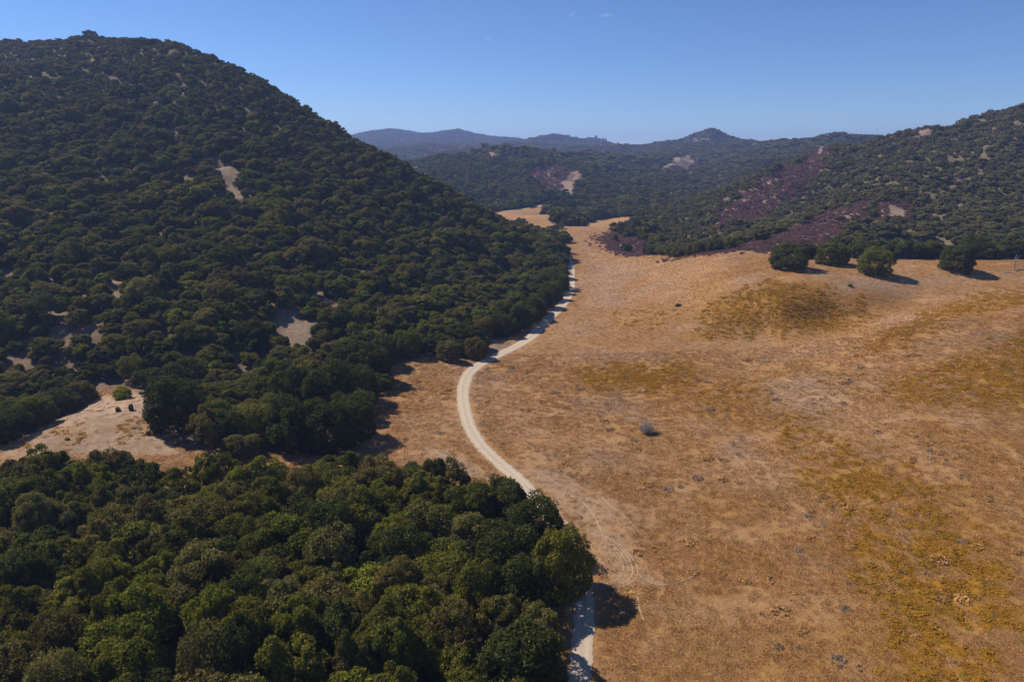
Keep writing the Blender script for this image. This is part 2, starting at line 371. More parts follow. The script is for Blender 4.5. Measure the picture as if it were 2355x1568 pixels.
# ------------------------------------------------------------------ helpers
def mesh_from(name, verts, faces_flat, nper, mats=(), smooth=False):
    me = bpy.data.meshes.new(name)
    verts = np.ascontiguousarray(verts, dtype=np.float32); fl = np.ascontiguousarray(faces_flat, dtype=np.int32).ravel()
    nf = len(fl) // nper
    me.vertices.add(len(verts)); me.vertices.foreach_set('co', verts.ravel())
    me.loops.add(len(fl)); me.loops.foreach_set('vertex_index', fl)
    me.polygons.add(nf)
    me.polygons.foreach_set('loop_start', np.arange(nf, dtype=np.int32) * nper)
    me.polygons.foreach_set('loop_total', np.full(nf, nper, dtype=np.int32))
    if smooth: me.polygons.foreach_set('use_smooth', np.ones(nf, bool))
    for m in mats: me.materials.append(m)
    me.update(calc_edges=True)
    return me
def add_obj(name, me, parent=None, **props):
    o = bpy.data.objects.new(name, me)
    if parent is not None: o.parent = parent
    COL.objects.link(o)
    for k, v in props.items(): o[k] = v
    return o
def vattr(me, name, arr, typ='FLOAT_VECTOR', dom='POINT'):
    a = me.attributes.new(name, typ, dom)
    key = 'vector' if typ == 'FLOAT_VECTOR' else 'value'
    a.data.foreach_set(key, np.ascontiguousarray(arr, dtype=np.int32 if typ == 'INT' else np.float32).ravel())
class Mat:
    def __init__(s, name):
        s.m = bpy.data.materials.new(name); s.m.use_nodes = True
        s.nt = s.m.node_tree; s.b = s.nt.nodes['Principled BSDF']
    def n(s, t, **kw):
        x = s.nt.nodes.new(t)
        for k, v in kw.items(): setattr(x, k, v)
        return x
    def l(s, a, b): s.nt.links.new(a, b)
    def noise(s, vec, scale, detail=4, rough=.6):
        x = s.n('ShaderNodeTexNoise'); x.inputs['Scale'].default_value = scale; x.inputs['Detail'].default_value = detail; x.inputs['Roughness'].default_value = rough
        s.l(vec, x.inputs['Vector']); return x.outputs['Fac']
    def rng(s, v, a, b, c, d):
        x = s.n('ShaderNodeMapRange'); s.l(v, x.inputs[0])
        for i, q in enumerate((a, b, c, d)): x.inputs[i + 1].default_value = q
        return x.outputs[0]
    def math(s, op, a, b):
        x = s.n('ShaderNodeMath', operation=op)
        for i, q in enumerate((a, b)):
            if isinstance(q, (int, float)): x.inputs[i].default_value = q
            else: s.l(q, x.inputs[i])
        return x.outputs[0]
    def scale(s, vec, f):
        x = s.n('ShaderNodeVectorMath', operation='SCALE'); s.l(vec, x.inputs[0])
        if isinstance(f, (int, float)): x.inputs['Scale'].default_value = f
        else: s.l(f, x.inputs['Scale'])
        return x.outputs[0]
    def attr(s, name, typ='GEOMETRY'):
        x = s.n('ShaderNodeAttribute', attribute_name=name, attribute_type=typ); return x

# ground material: colour from the surveyed ground cover, grain and relief from noise
g = Mat('ground_cover')
geo = g.n('ShaderNodeNewGeometry').outputs['Position']
dist = g.n('ShaderNodeCameraData')
va = g.attr('col')
st = g.n('ShaderNodeMapping'); g.l(geo, st.inputs[0]); st.inputs['Scale'].default_value = (1, 1, .3)
n_f = g.noise(st.outputs[0], 2.6, 6, .75)
n_m = g.noise(st.outputs[0], .45, 6, .7)
n_b = g.noise(geo, .06, 5, .6)
f1 = g.rng(n_f, .25, .75, .74, 1.26)
f2 = g.rng(n_m, .25, .75, .84, 1.16)
f3 = g.rng(n_b, .3, .7, .9, 1.1)
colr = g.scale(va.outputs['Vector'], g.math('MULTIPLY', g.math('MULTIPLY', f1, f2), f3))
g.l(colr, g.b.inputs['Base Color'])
g.b.inputs['Roughness'].default_value = .95
g.b.inputs['Specular IOR Level'].default_value = .1
bp = g.n('ShaderNodeBump'); bp.inputs['Strength'].default_value = .7; bp.inputs['Distance'].default_value = .35
g.l(g.math('ADD', n_f, g.math('MULTIPLY', n_m, 2.0)), bp.inputs['Height']); g.l(bp.outputs[0], g.b.inputs['Normal'])
M_ground = g.m

def leaf_mat(name, gain=1.0):
    m = Mat(name)
    a = m.attr('col', 'INSTANCER'); lv = m.attr('lv')
    rnd = m.n('ShaderNodeObjectInfo').outputs['Random']
    v = m.math('MULTIPLY', m.math('MULTIPLY', m.rng(lv.outputs['Fac'], 0, 1, .65, 1.6), m.rng(rnd, 0, 1, .85, 1.15)), gain)
    c = m.scale(a.outputs['Vector'], v)
    m.l(c, m.b.inputs['Base Color'])
    m.b.inputs['Roughness'].default_value = .8
    m.b.inputs['Specular IOR Level'].default_value = .06
    tr = m.n('ShaderNodeBsdfTranslucent'); m.l(c, tr.inputs[0])
    mx = m.n('ShaderNodeMixShader'); mx.inputs[0].default_value = .32
    out = m.nt.nodes['Material Output']
    m.l(m.b.outputs[0], mx.inputs[1]); m.l(tr.outputs[0], mx.inputs[2]); m.l(mx.outputs[0], out.inputs[0])
    return m.m
M_leaf = leaf_mat('oak_leaves')
M_straw = leaf_mat('dry_stalks')
b = Mat('bark'); pos = b.n('ShaderNodeTexCoord').outputs['Object']
bn = b.noise(pos, 3.0, 5, .7); cr = b.n('ShaderNodeMix', data_type='RGBA'); b.l(bn, cr.inputs[0]); cr.inputs[6].default_value = (.09, .07, .055, 1); cr.inputs[7].default_value = (.22, .18, .15, 1)
b.l(cr.outputs[2], b.b.inputs['Base Color']); b.b.inputs['Roughness'].default_value = .9
bb = b.n('ShaderNodeBump'); bb.inputs['Distance'].default_value = .05; b.l(bn, bb.inputs['Height']); b.l(bb.outputs[0], b.b.inputs['Normal'])
M_bark = b.m
b = Mat('weathered_dead_wood'); pos = b.n('ShaderNodeTexCoord').outputs['Object']
bn = b.noise(pos, 4.0, 5, .7); cr = b.n('ShaderNodeMix', data_type='RGBA'); b.l(bn, cr.inputs[0]); cr.inputs[6].default_value = (.20, .17, .15, 1); cr.inputs[7].default_value = (.34, .30, .27, 1)
b.l(cr.outputs[2], b.b.inputs['Base Color']); b.b.inputs['Roughness'].default_value = .9
M_dead = b.m

# ------------------------------------------------------------------ ground
verts = np.stack([Xg, Yg, Zg], -1).reshape(-1, 3)
idx = np.arange(len(gu) * len(gv)).reshape(len(gu), len(gv))
q = np.stack([idx[:-1, :-1], idx[1:, :-1], idx[1:, 1:], idx[:-1, 1:]], -1).reshape(-1, 4)
me = mesh_from('ground', verts, q, 4, (M_ground,), True)
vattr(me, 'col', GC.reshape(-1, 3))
add_obj('ground', me, kind='structure')
# apron behind and under the viewpoint so the land does not stop
ax = np.array([-1.6 * 28, 1.6 * 28]); r0 = gu * 28
vv = []; 
for yy in (28.0, -60.0, -400.0):
    zz = Zg[:, 0] if yy == 28.0 else Zg[:, 0] * .6
    kx = 1 if yy == 28.0 else (1.6 if yy == -60 else 9)
    vv.append(np.stack([r0 * kx, np.full(len(gu), yy), zz], -1))
vv = np.concatenate(vv); n = len(gu); ii = np.arange(n - 1)
qq = np.concatenate([np.stack([ii + n * (k + 1), ii + 1 + n * (k + 1), ii + 1 + n * k, ii + n * k], -1) for k in (0, 1)])
me = mesh_from('ground_behind', vv, qq, 4, (M_ground,), True)
vattr(me, 'col', np.tile(np.array((.38, .24, .13)), (len(vv), 1)))
add_obj('ground_behind_the_viewpoint', me, kind='structure')

# ------------------------------------------------------------------ road and tracks
def spline(pts, step):
    pts = np.array(pts, float); out = []
    for i in range(len(pts) - 1):
        p0 = pts[max(i - 1, 0)]; p1 = pts[i]; p2 = pts[i + 1]; p3 = pts[min(i + 2, len(pts) - 1)]
        n = max(2, int(np.linalg.norm(p2 - p1) / step))
        t = (np.arange(n) / n)[:, None]
        out.append(.5 * (2 * p1 + (p2 - p0) * t + (2 * p0 - 5 * p1 + 4 * p2 - p3) * t ** 2 + (3 * p1 - p0 - 3 * p2 + p3) * t ** 3))
    out.append(pts[-1:])
    return np.concatenate(out)
def ribbon(name, pts, width, lift, mat, jag, ncross=9, step=.5, crown=0.0):
    c = spline(pts, step)
    for _ in range(6):
        c[1:-1] = (c[:-2] + 2 * c[1:-1] + c[2:]) / 4
    t = np.gradient(c, axis=0); t /= np.linalg.norm(t, axis=1)[:, None]
    nrm = np.stack([t[:, 1], -t[:, 0]], -1)
    s = np.cumsum(np.r_[0, np.linalg.norm(np.diff(c, axis=0), axis=1)])
    wd = np.interp(np.linspace(0, 1, len(c)), np.linspace(0, 1, len(width)), width) if hasattr(width, '__len__') else np.full(len(c), width)
    k = np.linspace(-1, 1, ncross)
    P = c[:, None, :] + nrm[:, None, :] * (k[None, :, None] * wd[:, None, None] / 2)
    jl = jag * (fbm(s / 1.1, s * 0 + 3.3, 3) + .6 * fbm(s / .3, s * 0 + 7.7, 2)); jr = jag * (fbm(s / 1.1, s * 0 + 13.3, 3) + .6 * fbm(s / .3, s * 0 + 17.7, 2))
    P[:, 0] += nrm * jl[:, None]; P[:, -1] += nrm * jr[:, None]
    zz = ground(P[..., 0], P[..., 1]) + lift - crown * np.abs(k)[None, :] ** 6 * lift * .5
    vv = np.concatenate([P, zz[..., None]], -1).reshape(-1, 3)
    idx = np.arange(len(vv)).reshape(P.shape[:2])
    q = np.stack([idx[:-1, :-1], idx[:-1, 1:], idx[1:, 1:], idx[1:, :-1]], -1).reshape(-1, 4)
    me = mesh_from(name, vv, q, 4, (mat,), True)
    vattr(me, 'across', np.tile(k, len(c)), 'FLOAT')
    return add_obj(name, me, kind='structure'), c
r = Mat('pale_dirt'); geo = r.n('ShaderNodeNewGeometry').outputs['Position']; ac = r.attr('across')
a1 = r.noise(geo, 1.2, 6, .7); a2 = r.noise(geo, 9, 4, .7)
wv = r.math('ABSOLUTE', r.math('SUBTRACT', r.math('ABSOLUTE', ac.outputs['Fac'], 0), .48), 0)
rut = r.rng(wv, .05, .3, 1.06, .92)
mul = r.math('MULTIPLY', r.math('MULTIPLY', rut, r.rng(a1, .25, .75, .86, 1.12)), r.rng(a2, .2, .8, .88, 1.12))
cc = r.n('ShaderNodeRGB'); cc.outputs[0].default_value = (.48, .38, .275, 1)
r.l(r.scale(cc.outputs[0], mul), r.b.inputs['Base Color']); r.b.inputs['Roughness'].default_value = .95
r.b.inputs['Specular IOR Level'].default_value = .1
bp = r.n('ShaderNodeBump'); bp.inputs['Distance'].default_value = .06; r.l(r.math('ADD', a1, a2), bp.inputs['Height']); r.l(bp.outputs[0], r.b.inputs['Normal'])
M_road = r.m
t_ = Mat('pressed_grass'); geo = t_.n('ShaderNodeNewGeometry').outputs['Position']
a1 = t_.noise(geo, 2.5, 5, .7); cc = t_.n('ShaderNodeRGB'); cc.outputs[0].default_value = (.40, .28, .18, 1)
t_.l(t_.scale(cc.outputs[0], t_.rng(a1, .25, .75, .75, 1.15)), t_.b.inputs['Base Color']); t_.b.inputs['Roughness'].default_value = .95
M_track = t_.m

rp = [(1322, 1800), (1327, 1640), (1331, 1568), (1337, 1500), (1341, 1430), (1340, 1350), (1322, 1275), (1280, 1205), (1238, 1152), (1195, 1105), (1150, 1066), (1112, 1030), (1084, 990), (1070, 950), (1064, 910), (1068, 880), (1080, 856), (1108, 835), (1150, 814), (1190, 795), (1222, 774), (1243, 752), (1266, 728), (1288, 706), (1302, 686), (1310, 668), (1312, 648), (1312, 628), (1313, 612), (1306, 598)]
rpts = [at(*p) for p in rp]
last = rpts[-1]
rpts += [np.array([.078 * 425, 425.]), np.array([.06 * 470, 470.]), np.array([.02 * 530, 530.])]
road, road_c = ribbon('dirt_road', rpts, [2.75, 2.8, 3.0, 3.5, 4.1, 4.3, 4.1, 4.2, 4.2, 3.8, 3.6], .07, M_road, .5, 13, .45, 1.0)
ribbon('far_dirt_track', [at(*p) for p in [(1166, 487), (1200, 482), (1240, 474), (1275, 467), (1300, 460)]], 3.0, .25, M_road, .6, 5, 2)
rdc = road_c[::3]
def road_dist(x, y):
    out = np.full(len(x), 1e9)
    for i in range(0, len(x), 4000):
        dd = (x[i:i + 4000, None] - rdc[None, :, 0]) ** 2 + (y[i:i + 4000, None] - rdc[None, :, 1]) ** 2
        out[i:i + 4000] = np.sqrt(dd.min(1))
    return out
main = [(1290, 1196), (1330, 1210), (1387, 1234), (1425, 1262), (1448, 1295), (1450, 1320), (1432, 1338), (1400, 1347), (1360, 1350)]
for o in (-14, -6, 3, 12):
    ribbon('wheel_track', [at(1177 + (x - 1177) + o * (.25 + min(1, i / 4)), y + (2 if o < 0 else -2) * (i < 4) + o * .25) for i, (x, y) in enumerate(main)], .15, .02, M_track, .12, 3, .4)
for pts in ([(1387, 1234), (1368, 1190), (1345, 1160), (1315, 1140), (1280, 1110), (1250, 1093), (1215, 1080)],
            [(1465, 1318), (1490, 1338), (1520, 1345), (1560, 1338), (1600, 1322)],
            [(1452, 1345), (1466, 1370), (1470, 1400), (1480, 1430)],
            [(1375, 1130), (1400, 1160), (1440, 1190), (1475, 1230)],
            [(1732, 690), (1742, 708), (1760, 726)], [(1500, 640), (1560, 660), (1640, 655)], [(1640, 1010), (1700, 1060), (1740, 1110)], [(2010, 1180), (2080, 1230), (2180, 1300)],
            [(930, 960), (960, 1000), (1000, 1035), (1050, 1066)]):
    ribbon('wheel_track', [at(*p) for p in pts], .15, .035, M_track, .08, 3, .4)

# ------------------------------------------------------------------ plants: prototype meshes
def leaf_cloud(seed, R, H, z0, ncl, nleaf, size, flat=.42, rc=(.22, .38), aspect=1.7):
    rs = np.random.RandomState(seed)
    d = rs.normal(size=(ncl * 3, 3)); d /= np.linalg.norm(d, axis=1)[:, None]
    d = d[d[:, 2] > -.7][:ncl]
    cen = np.array([0, 0, z0 + (H - z0) * .48])
    rad = np.array([R, R, (H - z0) * .52])
    lop = 1 + .18 * np.sin(np.arctan2(d[:, 1], d[:, 0]) * rs.choice([2, 3]) + rs.rand() * 6)
    cr = rs.uniform(rc[0], rc[1], len(d)) * R
    C = cen + d * (rad - cr[:, None] * np.array([.9, .9, .7])) * rs.uniform(.78, 1.0, (len(d), 1)) * lop[:, None]
    pts = []; nr = []
    per = max(4, int(nleaf * 2.2 / len(C)))
    for c, r_ in zip(C, cr):
        e = rs.normal(size=(per, 3)); e /= np.linalg.norm(e, axis=1)[:, None]
        e = e[(e @ ((c - cen) / np.linalg.norm(c - cen)) > -.55)]
        rr = r_ * rs.uniform(.60, 1.16, (len(e), 1)) * (1 + .12 * np.sin(e[:, :1] * 7 + c[0] * 3) )
        p = c + e * rr * np.array([1, 1, .8])
        keep = np.ones(len(p), bool)
        for c2, r2 in zip(C, cr):
            if c2 is c: continue
            keep &= (((p - c2) / np.array([1, 1, .8])) ** 2).sum(1) > (r2 * .72) ** 2
        pts.append(p[keep]); nr.append(e[keep])
    P = np.concatenate(pts); N = np.concatenate(nr)
    if len(P) > nleaf:
        s_ = rs.permutation(len(P))[:nleaf]; P, N = P[s_], N[s_]
    n = len(P)
    N = N + rs.normal(size=(n, 3)) * .8; N /= np.linalg.norm(N, axis=1)[:, None]
    tv = np.cross(N, rs.normal(size=(n, 3))); tv /= np.linalg.norm(tv, axis=1)[:, None]
    bv = np.cross(N, tv)
    sz = size * rs.uniform(.6, 1.35, (n, 1))
    V4 = np.stack([P - tv * sz * .5 * aspect, P - bv * sz * .5 - N * sz * .1, P + tv * sz * .5 * aspect, P + bv * sz * .5 + N * sz * .12], 1)
    lv = rs.rand(n) * .7 + .3 * (fbm(P[:, 0] * 1.3 + seed, P[:, 1] * 1.3 + P[:, 2], 2) + .5)
    return V4.reshape(-1, 3), np.arange(n * 4).reshape(n, 4), np.clip(lv, 0, 1), C
def tube(path, radii, sides=6):
    path = np.array(path, float); n = len(path)
    t = np.gradient(path, axis=0); t /= np.linalg.norm(t, axis=1)[:, None]
    up = np.array([.31, .2, .93]); a = np.cross(t, up); a /= np.linalg.norm(a, axis=1)[:, None] + 1e-9; b_ = np.cross(t, a)
    an = np.arange(sides) / sides * 2 * np.pi
    V_ = path[:, None] + (a[:, None] * np.cos(an)[None, :, None] + b_[:, None] * np.sin(an)[None, :, None]) * np.array(radii)[:, None, None]
    i = np.arange(n - 1)[:, None] * sides; j = np.arange(sides)[None]
    q_ = np.stack([i + j, i + (j + 1) % sides, i + sides + (j + 1) % sides, i + sides + j], -1).reshape(-1, 4)
    return V_.reshape(-1, 3), q_
def join(parts):
    vs, fs, o = [], [], 0
    for v_, f_ in parts:
        vs.append(v_); fs.append(f_ + o); o += len(v_)
    return np.concatenate(vs), np.concatenate(fs)
def limbs(seed, targets, H, r0=.28, nl=6, sides=6, base=1.1):
    rs = np.random.RandomState(seed + 90)
    fork = np.array([rs.uniform(-.2, .2), rs.uniform(-.2, .2), base])
    parts = [tube([(0, 0, -.5), (0, 0, .0), tuple(fork * .6 + rs.normal(size=3) * .03), tuple(fork)], [r0 * 1.5, r0 * 1.15, r0, r0 * .95], sides)]
    for t in targets[rs.permutation(len(targets))[:nl]]:
        k = np.linspace(0, 1, 6)[:, None]
        p = fork * (1 - k) + t * k
        p[:, 2] += np.sin(k[:, 0] * np.pi) * -.25 + k[:, 0] * (1 - k[:, 0]) * .9
        p[1:-1] += rs.normal(size=(4, 3)) * .16
        rad = r0 * .62 * (1 - .8 * k[:, 0])
        parts.append(tube(p, rad, sides))
        m = p[3]; e = m + rs.normal(size=3) * np.array([.9, .9, .4]) + np.array([0, 0, .5])
        parts.append(tube([m, (m + e) / 2 + rs.normal(size=3) * .1, e], [rad[3] * .6, rad[3] * .4, rad[3] * .15], max(4, sides - 2)))
    return join(parts)
R0, H0 = 4.0, 7.5
near_crowns, near_trunks = [], []
for i in range(14):
    v_, f_, lv, C = leaf_cloud(100 + i, R0, H0, (.5 + .4 * (i % 3)) if i < 10 else -1.3, 95 if i > 9 else [46, 60, 80, 38, 54][i % 5], 24000 if i > 9 else [19000, 12000, 18000, 10500, 16000][i % 5], .17, rc=(.15, .34) if i % 2 else (.13, .28))
    me = mesh_from('crown', v_, f_, 4, (M_leaf,)); vattr(me, 'lv', lv, 'FLOAT', 'FACE')
    near_crowns.append(me)
    v_, f_ = limbs(i, C, H0, nl=8, sides=7)
    near_trunks.append(mesh_from('trunk', v_, f_, 4, (M_bark,), True))
def proto_collection(name, meshes):
    c = bpy.data.collections.new(name)
    for i, m in enumerate(meshes):
        c.objects.link(bpy.data.objects.new('%s_kind_%02d' % (name, i), m))
    return c
def tree_proto(seed, nleaf, size, ncl, nl, sides):
    v_, f_, lv, C = leaf_cloud(seed, R0, H0, .4, ncl, nleaf, size, rc=(.16, .34))
    parts = [(v_, f_)]
    nb = 0
    if nl:
        tv_, tf_ = limbs(seed, C, H0, nl=nl, sides=sides); parts.append((tv_, tf_)); nb = len(tf_)
    v2, f2 = join(parts)
    me = mesh_from('oak', v2, f2, 4, (M_leaf, M_bark))
    mi = np.zeros(len(f2), np.int32); mi[len(f_):] = 1
    me.polygons.foreach_set('material_index', mi)
    vattr(me, 'lv', np.r_[lv, np.full(nb, .5)], 'FLOAT', 'FACE')
    return me
P_mid = proto_collection('oak', [tree_proto(300 + i, 6500, .33, 36 + 8 * (i % 3), 6, 5) for i in range(7)])
P_far = proto_collection('far_oak', [tree_proto(400 + i, 1300, .72, 16 + 3 * i, 0, 4) for i in range(5)])
P_vfar = proto_collection('distant_oak', [tree_proto(500 + i, 260, 1.7, 9 + 2 * i, 0, 4) for i in range(4)])

def scatter(name, x, y, z, scl, rot, idx_, col_, coll, **props):
    n_ = len(x)
    me = bpy.data.meshes.new(name)
    me.vertices.add(n_); me.vertices.foreach_set('co', np.stack([x, y, z], -1).astype(np.float32).ravel())
    vattr(me, 'scl', scl); vattr(me, 'rot', rot, 'FLOAT'); vattr(me, 'idx', idx_, 'INT'); vattr(me, 'col', col_)
    o = add_obj(name, me, kind='stuff', **props)
    ng = bpy.data.node_groups.new(name + '_growth', 'GeometryNodeTree')
    ng.interface.new_socket('Geometry', in_out='INPUT', socket_type='NodeSocketGeometry')
    ng.interface.new_socket('Geometry', in_out='OUTPUT', socket_type='NodeSocketGeometry')
    N_ = ng.nodes.new; L_ = ng.links.new
    gi = N_('NodeGroupInput'); go = N_('NodeGroupOutput'); ip = N_('GeometryNodeInstanceOnPoints'); ci = N_('GeometryNodeCollectionInfo')
    ci.inputs['Collection'].default_value = coll; ci.inputs['Separate Children'].default_value = True; ci.inputs['Reset Children'].default_value = True
    def na(nm, tp):
        x_ = N_('GeometryNodeInputNamedAttribute'); x_.data_type = tp; x_.inputs['Name'].default_value = nm; return x_.outputs['Attribute']
    cx = N_('ShaderNodeCombineXYZ'); L_(na('rot', 'FLOAT'), cx.inputs[2])
    L_(gi.outputs[0], ip.inputs['Points']); L_(ci.outputs[0], ip.inputs['Instance']); ip.inputs['Pick Instance'].default_value = True
    L_(na('idx', 'INT'), ip.inputs['Instance Index']); L_(cx.outputs[0], ip.inputs['Rotation']); L_(na('scl', 'FLOAT_VECTOR'), ip.inputs['Scale'])
    L_(ip.outputs[0], go.inputs[0])
    md = o.modifiers.new('growth', 'NODES'); md.node_group = ng
    return o

# ------------------------------------------------------------------ where the oaks stand
GREENS = np.array([(.130, .125, .019), (.114, .115, .019), (.152, .138, .020), (.148, .129, .034), (.072, .079, .017), (.146, .149, .017), (.156, .124, .032)])
MAN = [  # base px, base py, crown radius m, height m, colour index, label
    (1812, 619, 7.8, 11.0, 4, 'dark rounded oak in the dry field beside the foot of the purple scrub spur'),
    (1912, 608, 6.6, 9.5, 1, 'grey green open crowned oak between the two rounded oaks at the field edge'),
    (2006, 630, 7.0, 10.8, 1, 'grey green oak standing alone farthest out into the dry field, shadow beside it'),
    (2196, 623, 6.8, 10.6, 4, 'dense dark oak alone on the pale grass near the dead snag'),
    (210, 84, 5.6, 6.8, 4, 'lone dark tree standing on the crest of the left hill against the sky'),
    (1288, 1362, 4.8, 10.4, 2, 'tall oak leaning over the road, its shadow thrown across the dirt'),
    (1232, 1262, 4.6, 9.8, 4, 'dark oak overhanging the left verge just above the road bend in the grove'),
    (1165, 1212, 4.6, 9.0, 4, 'dark oak at the upper tip of the near grove where it meets the road'),
    (1185, 1420, 4.8, 9.0, 4, 'dark oak beside the road behind the tall one that leans over it'),
    (1195, 1600, 5.0, 9.5, 4, 'oak at the bottom edge whose shadow covers the nearest stretch of road'),
    (1160, 1330, 4.9, 9.5, 4, 'dark oak inside the grove one crown back from the road'),
    (1080, 1220, 4.6, 8.5, 1, 'dark green oak on the upper edge of the near grove, facing the pale patch'),
    (405, 985, 5.8, 11.5, 4, 'tall black green oak at the right side of the pale clearing'),
    (500, 1000, 5.0, 8.5, 1, 'oak right behind the tall black green one by the pale clearing'),
    (25, 1005, 4.6, 6.8, 4, 'dark oak at the far left rim of the pale clearing, leftmost of its row'),
    (85, 980, 4.6, 7.0, 1, 'dark oak above the shaded left end of the clearing, second in the row'),
    (140, 955, 4.4, 7.0, 4, 'dark oak whose shadow reaches across the upper left of the clearing'),
    (185, 926, 3.8, 5.8, 6, 'brownish oak at the upper left corner of the pale clearing'),
    (590, 1010, 5.0, 8.5, 2, 'olive oak between the clearing and the dark group beside the meadow'),
    (560, 1048, 3.6, 4.6, 3, 'low grey olive oak in the gap above the near grove'),
    (665, 1025, 5.8, 11.5, 4, 'black green oak, left part of the dark group beside the meadow'),
    (740, 1030, 6.0, 11.0, 4, 'black green oak, lowest front part of the dark group beside the meadow'),
    (808, 1008, 5.2, 11.0, 4, 'black green oak whose shadow falls on the meadow above the grove'),
    (760, 960, 6.4, 13.5, 4, 'tallest black green oak of the dark group beside the meadow'),
    (690, 950, 6.0, 12.0, 4, 'black green oak behind the tallest one of the dark group'),
    (640, 900, 5.0, 9.5, 1, 'dark oak at the back of the dark group below the bare slope'),
    (830, 930, 5.0, 11.0, 4, 'black green oak at the outer edge of the dark group, facing the road bend'),
    (860, 880, 5.2, 11.0, 4, 'dark oak casting the middle shadow on the meadow inside the road bend'),
    (800, 880, 5.0, 10.5, 4, 'dark oak standing behind the one that casts the middle meadow shadow'),
    (880, 842, 4.8, 9.5, 4, 'dark oak casting the upper shadow on the meadow inside the road bend'),
    (940, 818, 4.4, 8.8, 1, 'dark oak left of the two round bushes above the road bend'),
    (1030, 828, 3.6, 6.2, 3, 'round olive oak at the road bend, left one of a pair'),
    (1092, 822, 3.6, 6.6, 6, 'round brownish oak at the road bend, right one of a pair'),
    (1010, 800, 4.4, 8.0, 1, 'oak just behind the round pair at the road bend'),
    (1150, 772, 4.4, 8.5, 4, 'dark roadside oak above the straight stretch past the bend'),
    (1195, 756, 4.8, 9.0, 4, 'dark oak whose shadow blackens the road past the bend'),
    (1226, 734, 4.6, 9.0, 4, 'second dark oak along the shaded stretch of road'),
    (1252, 708, 4.4, 9.0, 4, 'dark oak with a thin shadow bar across the road'),
    (1272, 690, 4.2, 8.8, 1, 'oak at the second thin shadow bar across the road'),
    (1290, 668, 4.0, 8.5, 1, 'oak touching the far straight stretch of the road'),
    (1292, 640, 3.8, 7.5, 1, 'last tall oak where the road narrows toward the hill nose'),
    (1160, 745, 4.8, 9.0, 1, 'oak one crown up from the dark roadside row'),
    (1110, 778, 4.2, 8.0, 6, 'brownish oak up the bank behind the bare soil bank by the road'),
]
mx_, my_, mr_, mh_, mc_, ml_ = [], [], [], [], [], []
for px, py, r_, h_, ci_, lab in MAN:
    p = at(px, py)
    if py < 100:
        u_, _s = ray(px, 100); p = np.array([u_ * 560, 560.])
        # stand it on the skyline crest
        yy = np.linspace(480, 760, 300); ss = (ground(u_ * yy, yy) - CAMZ) / yy; k = np.argmax(ss); p = np.array([u_ * yy[k], yy[k]])
    mx_.append(p[0]); my_.append(p[1]); mr_.append(r_); mh_.append(h_); mc_.append(ci_); ml_.append(lab)
mx_, my_, mr_, mh_ = map(np.array, (mx_, my_, mr_, mh_))

def jgrid(y0, y1, sp, umax=1.02, seed=0):
    rs = np.random.RandomState(seed)
    xs = np.arange(-umax * y1, umax * y1, sp); ys = np.arange(y0, y1, sp * .87)
    X_, Y_ = np.meshgrid(xs, ys); X_ = X_ + (np.arange(len(ys)) % 2)[:, None] * sp * .5
    X_ = X_ + rs.uniform(-.36, .36, X_.shape) * sp; Y_ = Y_ + rs.uniform(-.36, .36, X_.shape) * sp
    X_, Y_ = X_.ravel(), Y_.ravel()
    k = (np.abs(X_ / Y_) < umax) & (Y_ > y0) & (Y_ < y1)
    return X_[k], Y_[k]
def forest_mask(x, y, rs):
    u = x / y; v = np.log(y)
    f = sdf(FIELD, u, v) * y
    keep = f < np.where(y < 260, -1.2, -2.0)
    keep &= road_dist(x, y) > 3.2
    wj = .014 * fbm(x / 6, y / 6, 3, 40.)
    for pl in BARE: keep &= (sdf(pl, u + wj, v + wj) < -.001) | (rs.rand(len(x)) < .08)
    sc_ = np.full(len(x), -1.)
    for pl in S1: sc_ = np.maximum(sc_, sdf(pl, u, v))
    keep &= (sc_ < .002 + .012 * rs.rand(len(x)) ** 3) | (rs.rand(len(x)) < .012)
    keep &= sdf(CLEAR, u, v) < -.004
    dn = fbm(x / 24, y / 24, 4, 31.0)
    right = (u > .25) & (y > 300) & (y < 620)
    thr = np.where(right, .33, .38) - .10 * (y < 260)
    thr = np.where((x / y < -.08) & (y > 400), .62, thr); thr = np.where(y > 850, .75, thr)
    p = sst(thr + .16, thr - .06, dn)
    p = np.where(y < 131, np.maximum(p, .93), p)
    keep &= rs.rand(len(x)) < p * np.where(right, .86, .97)
    return keep
allx, ally, allr, allh = [], [], [], []
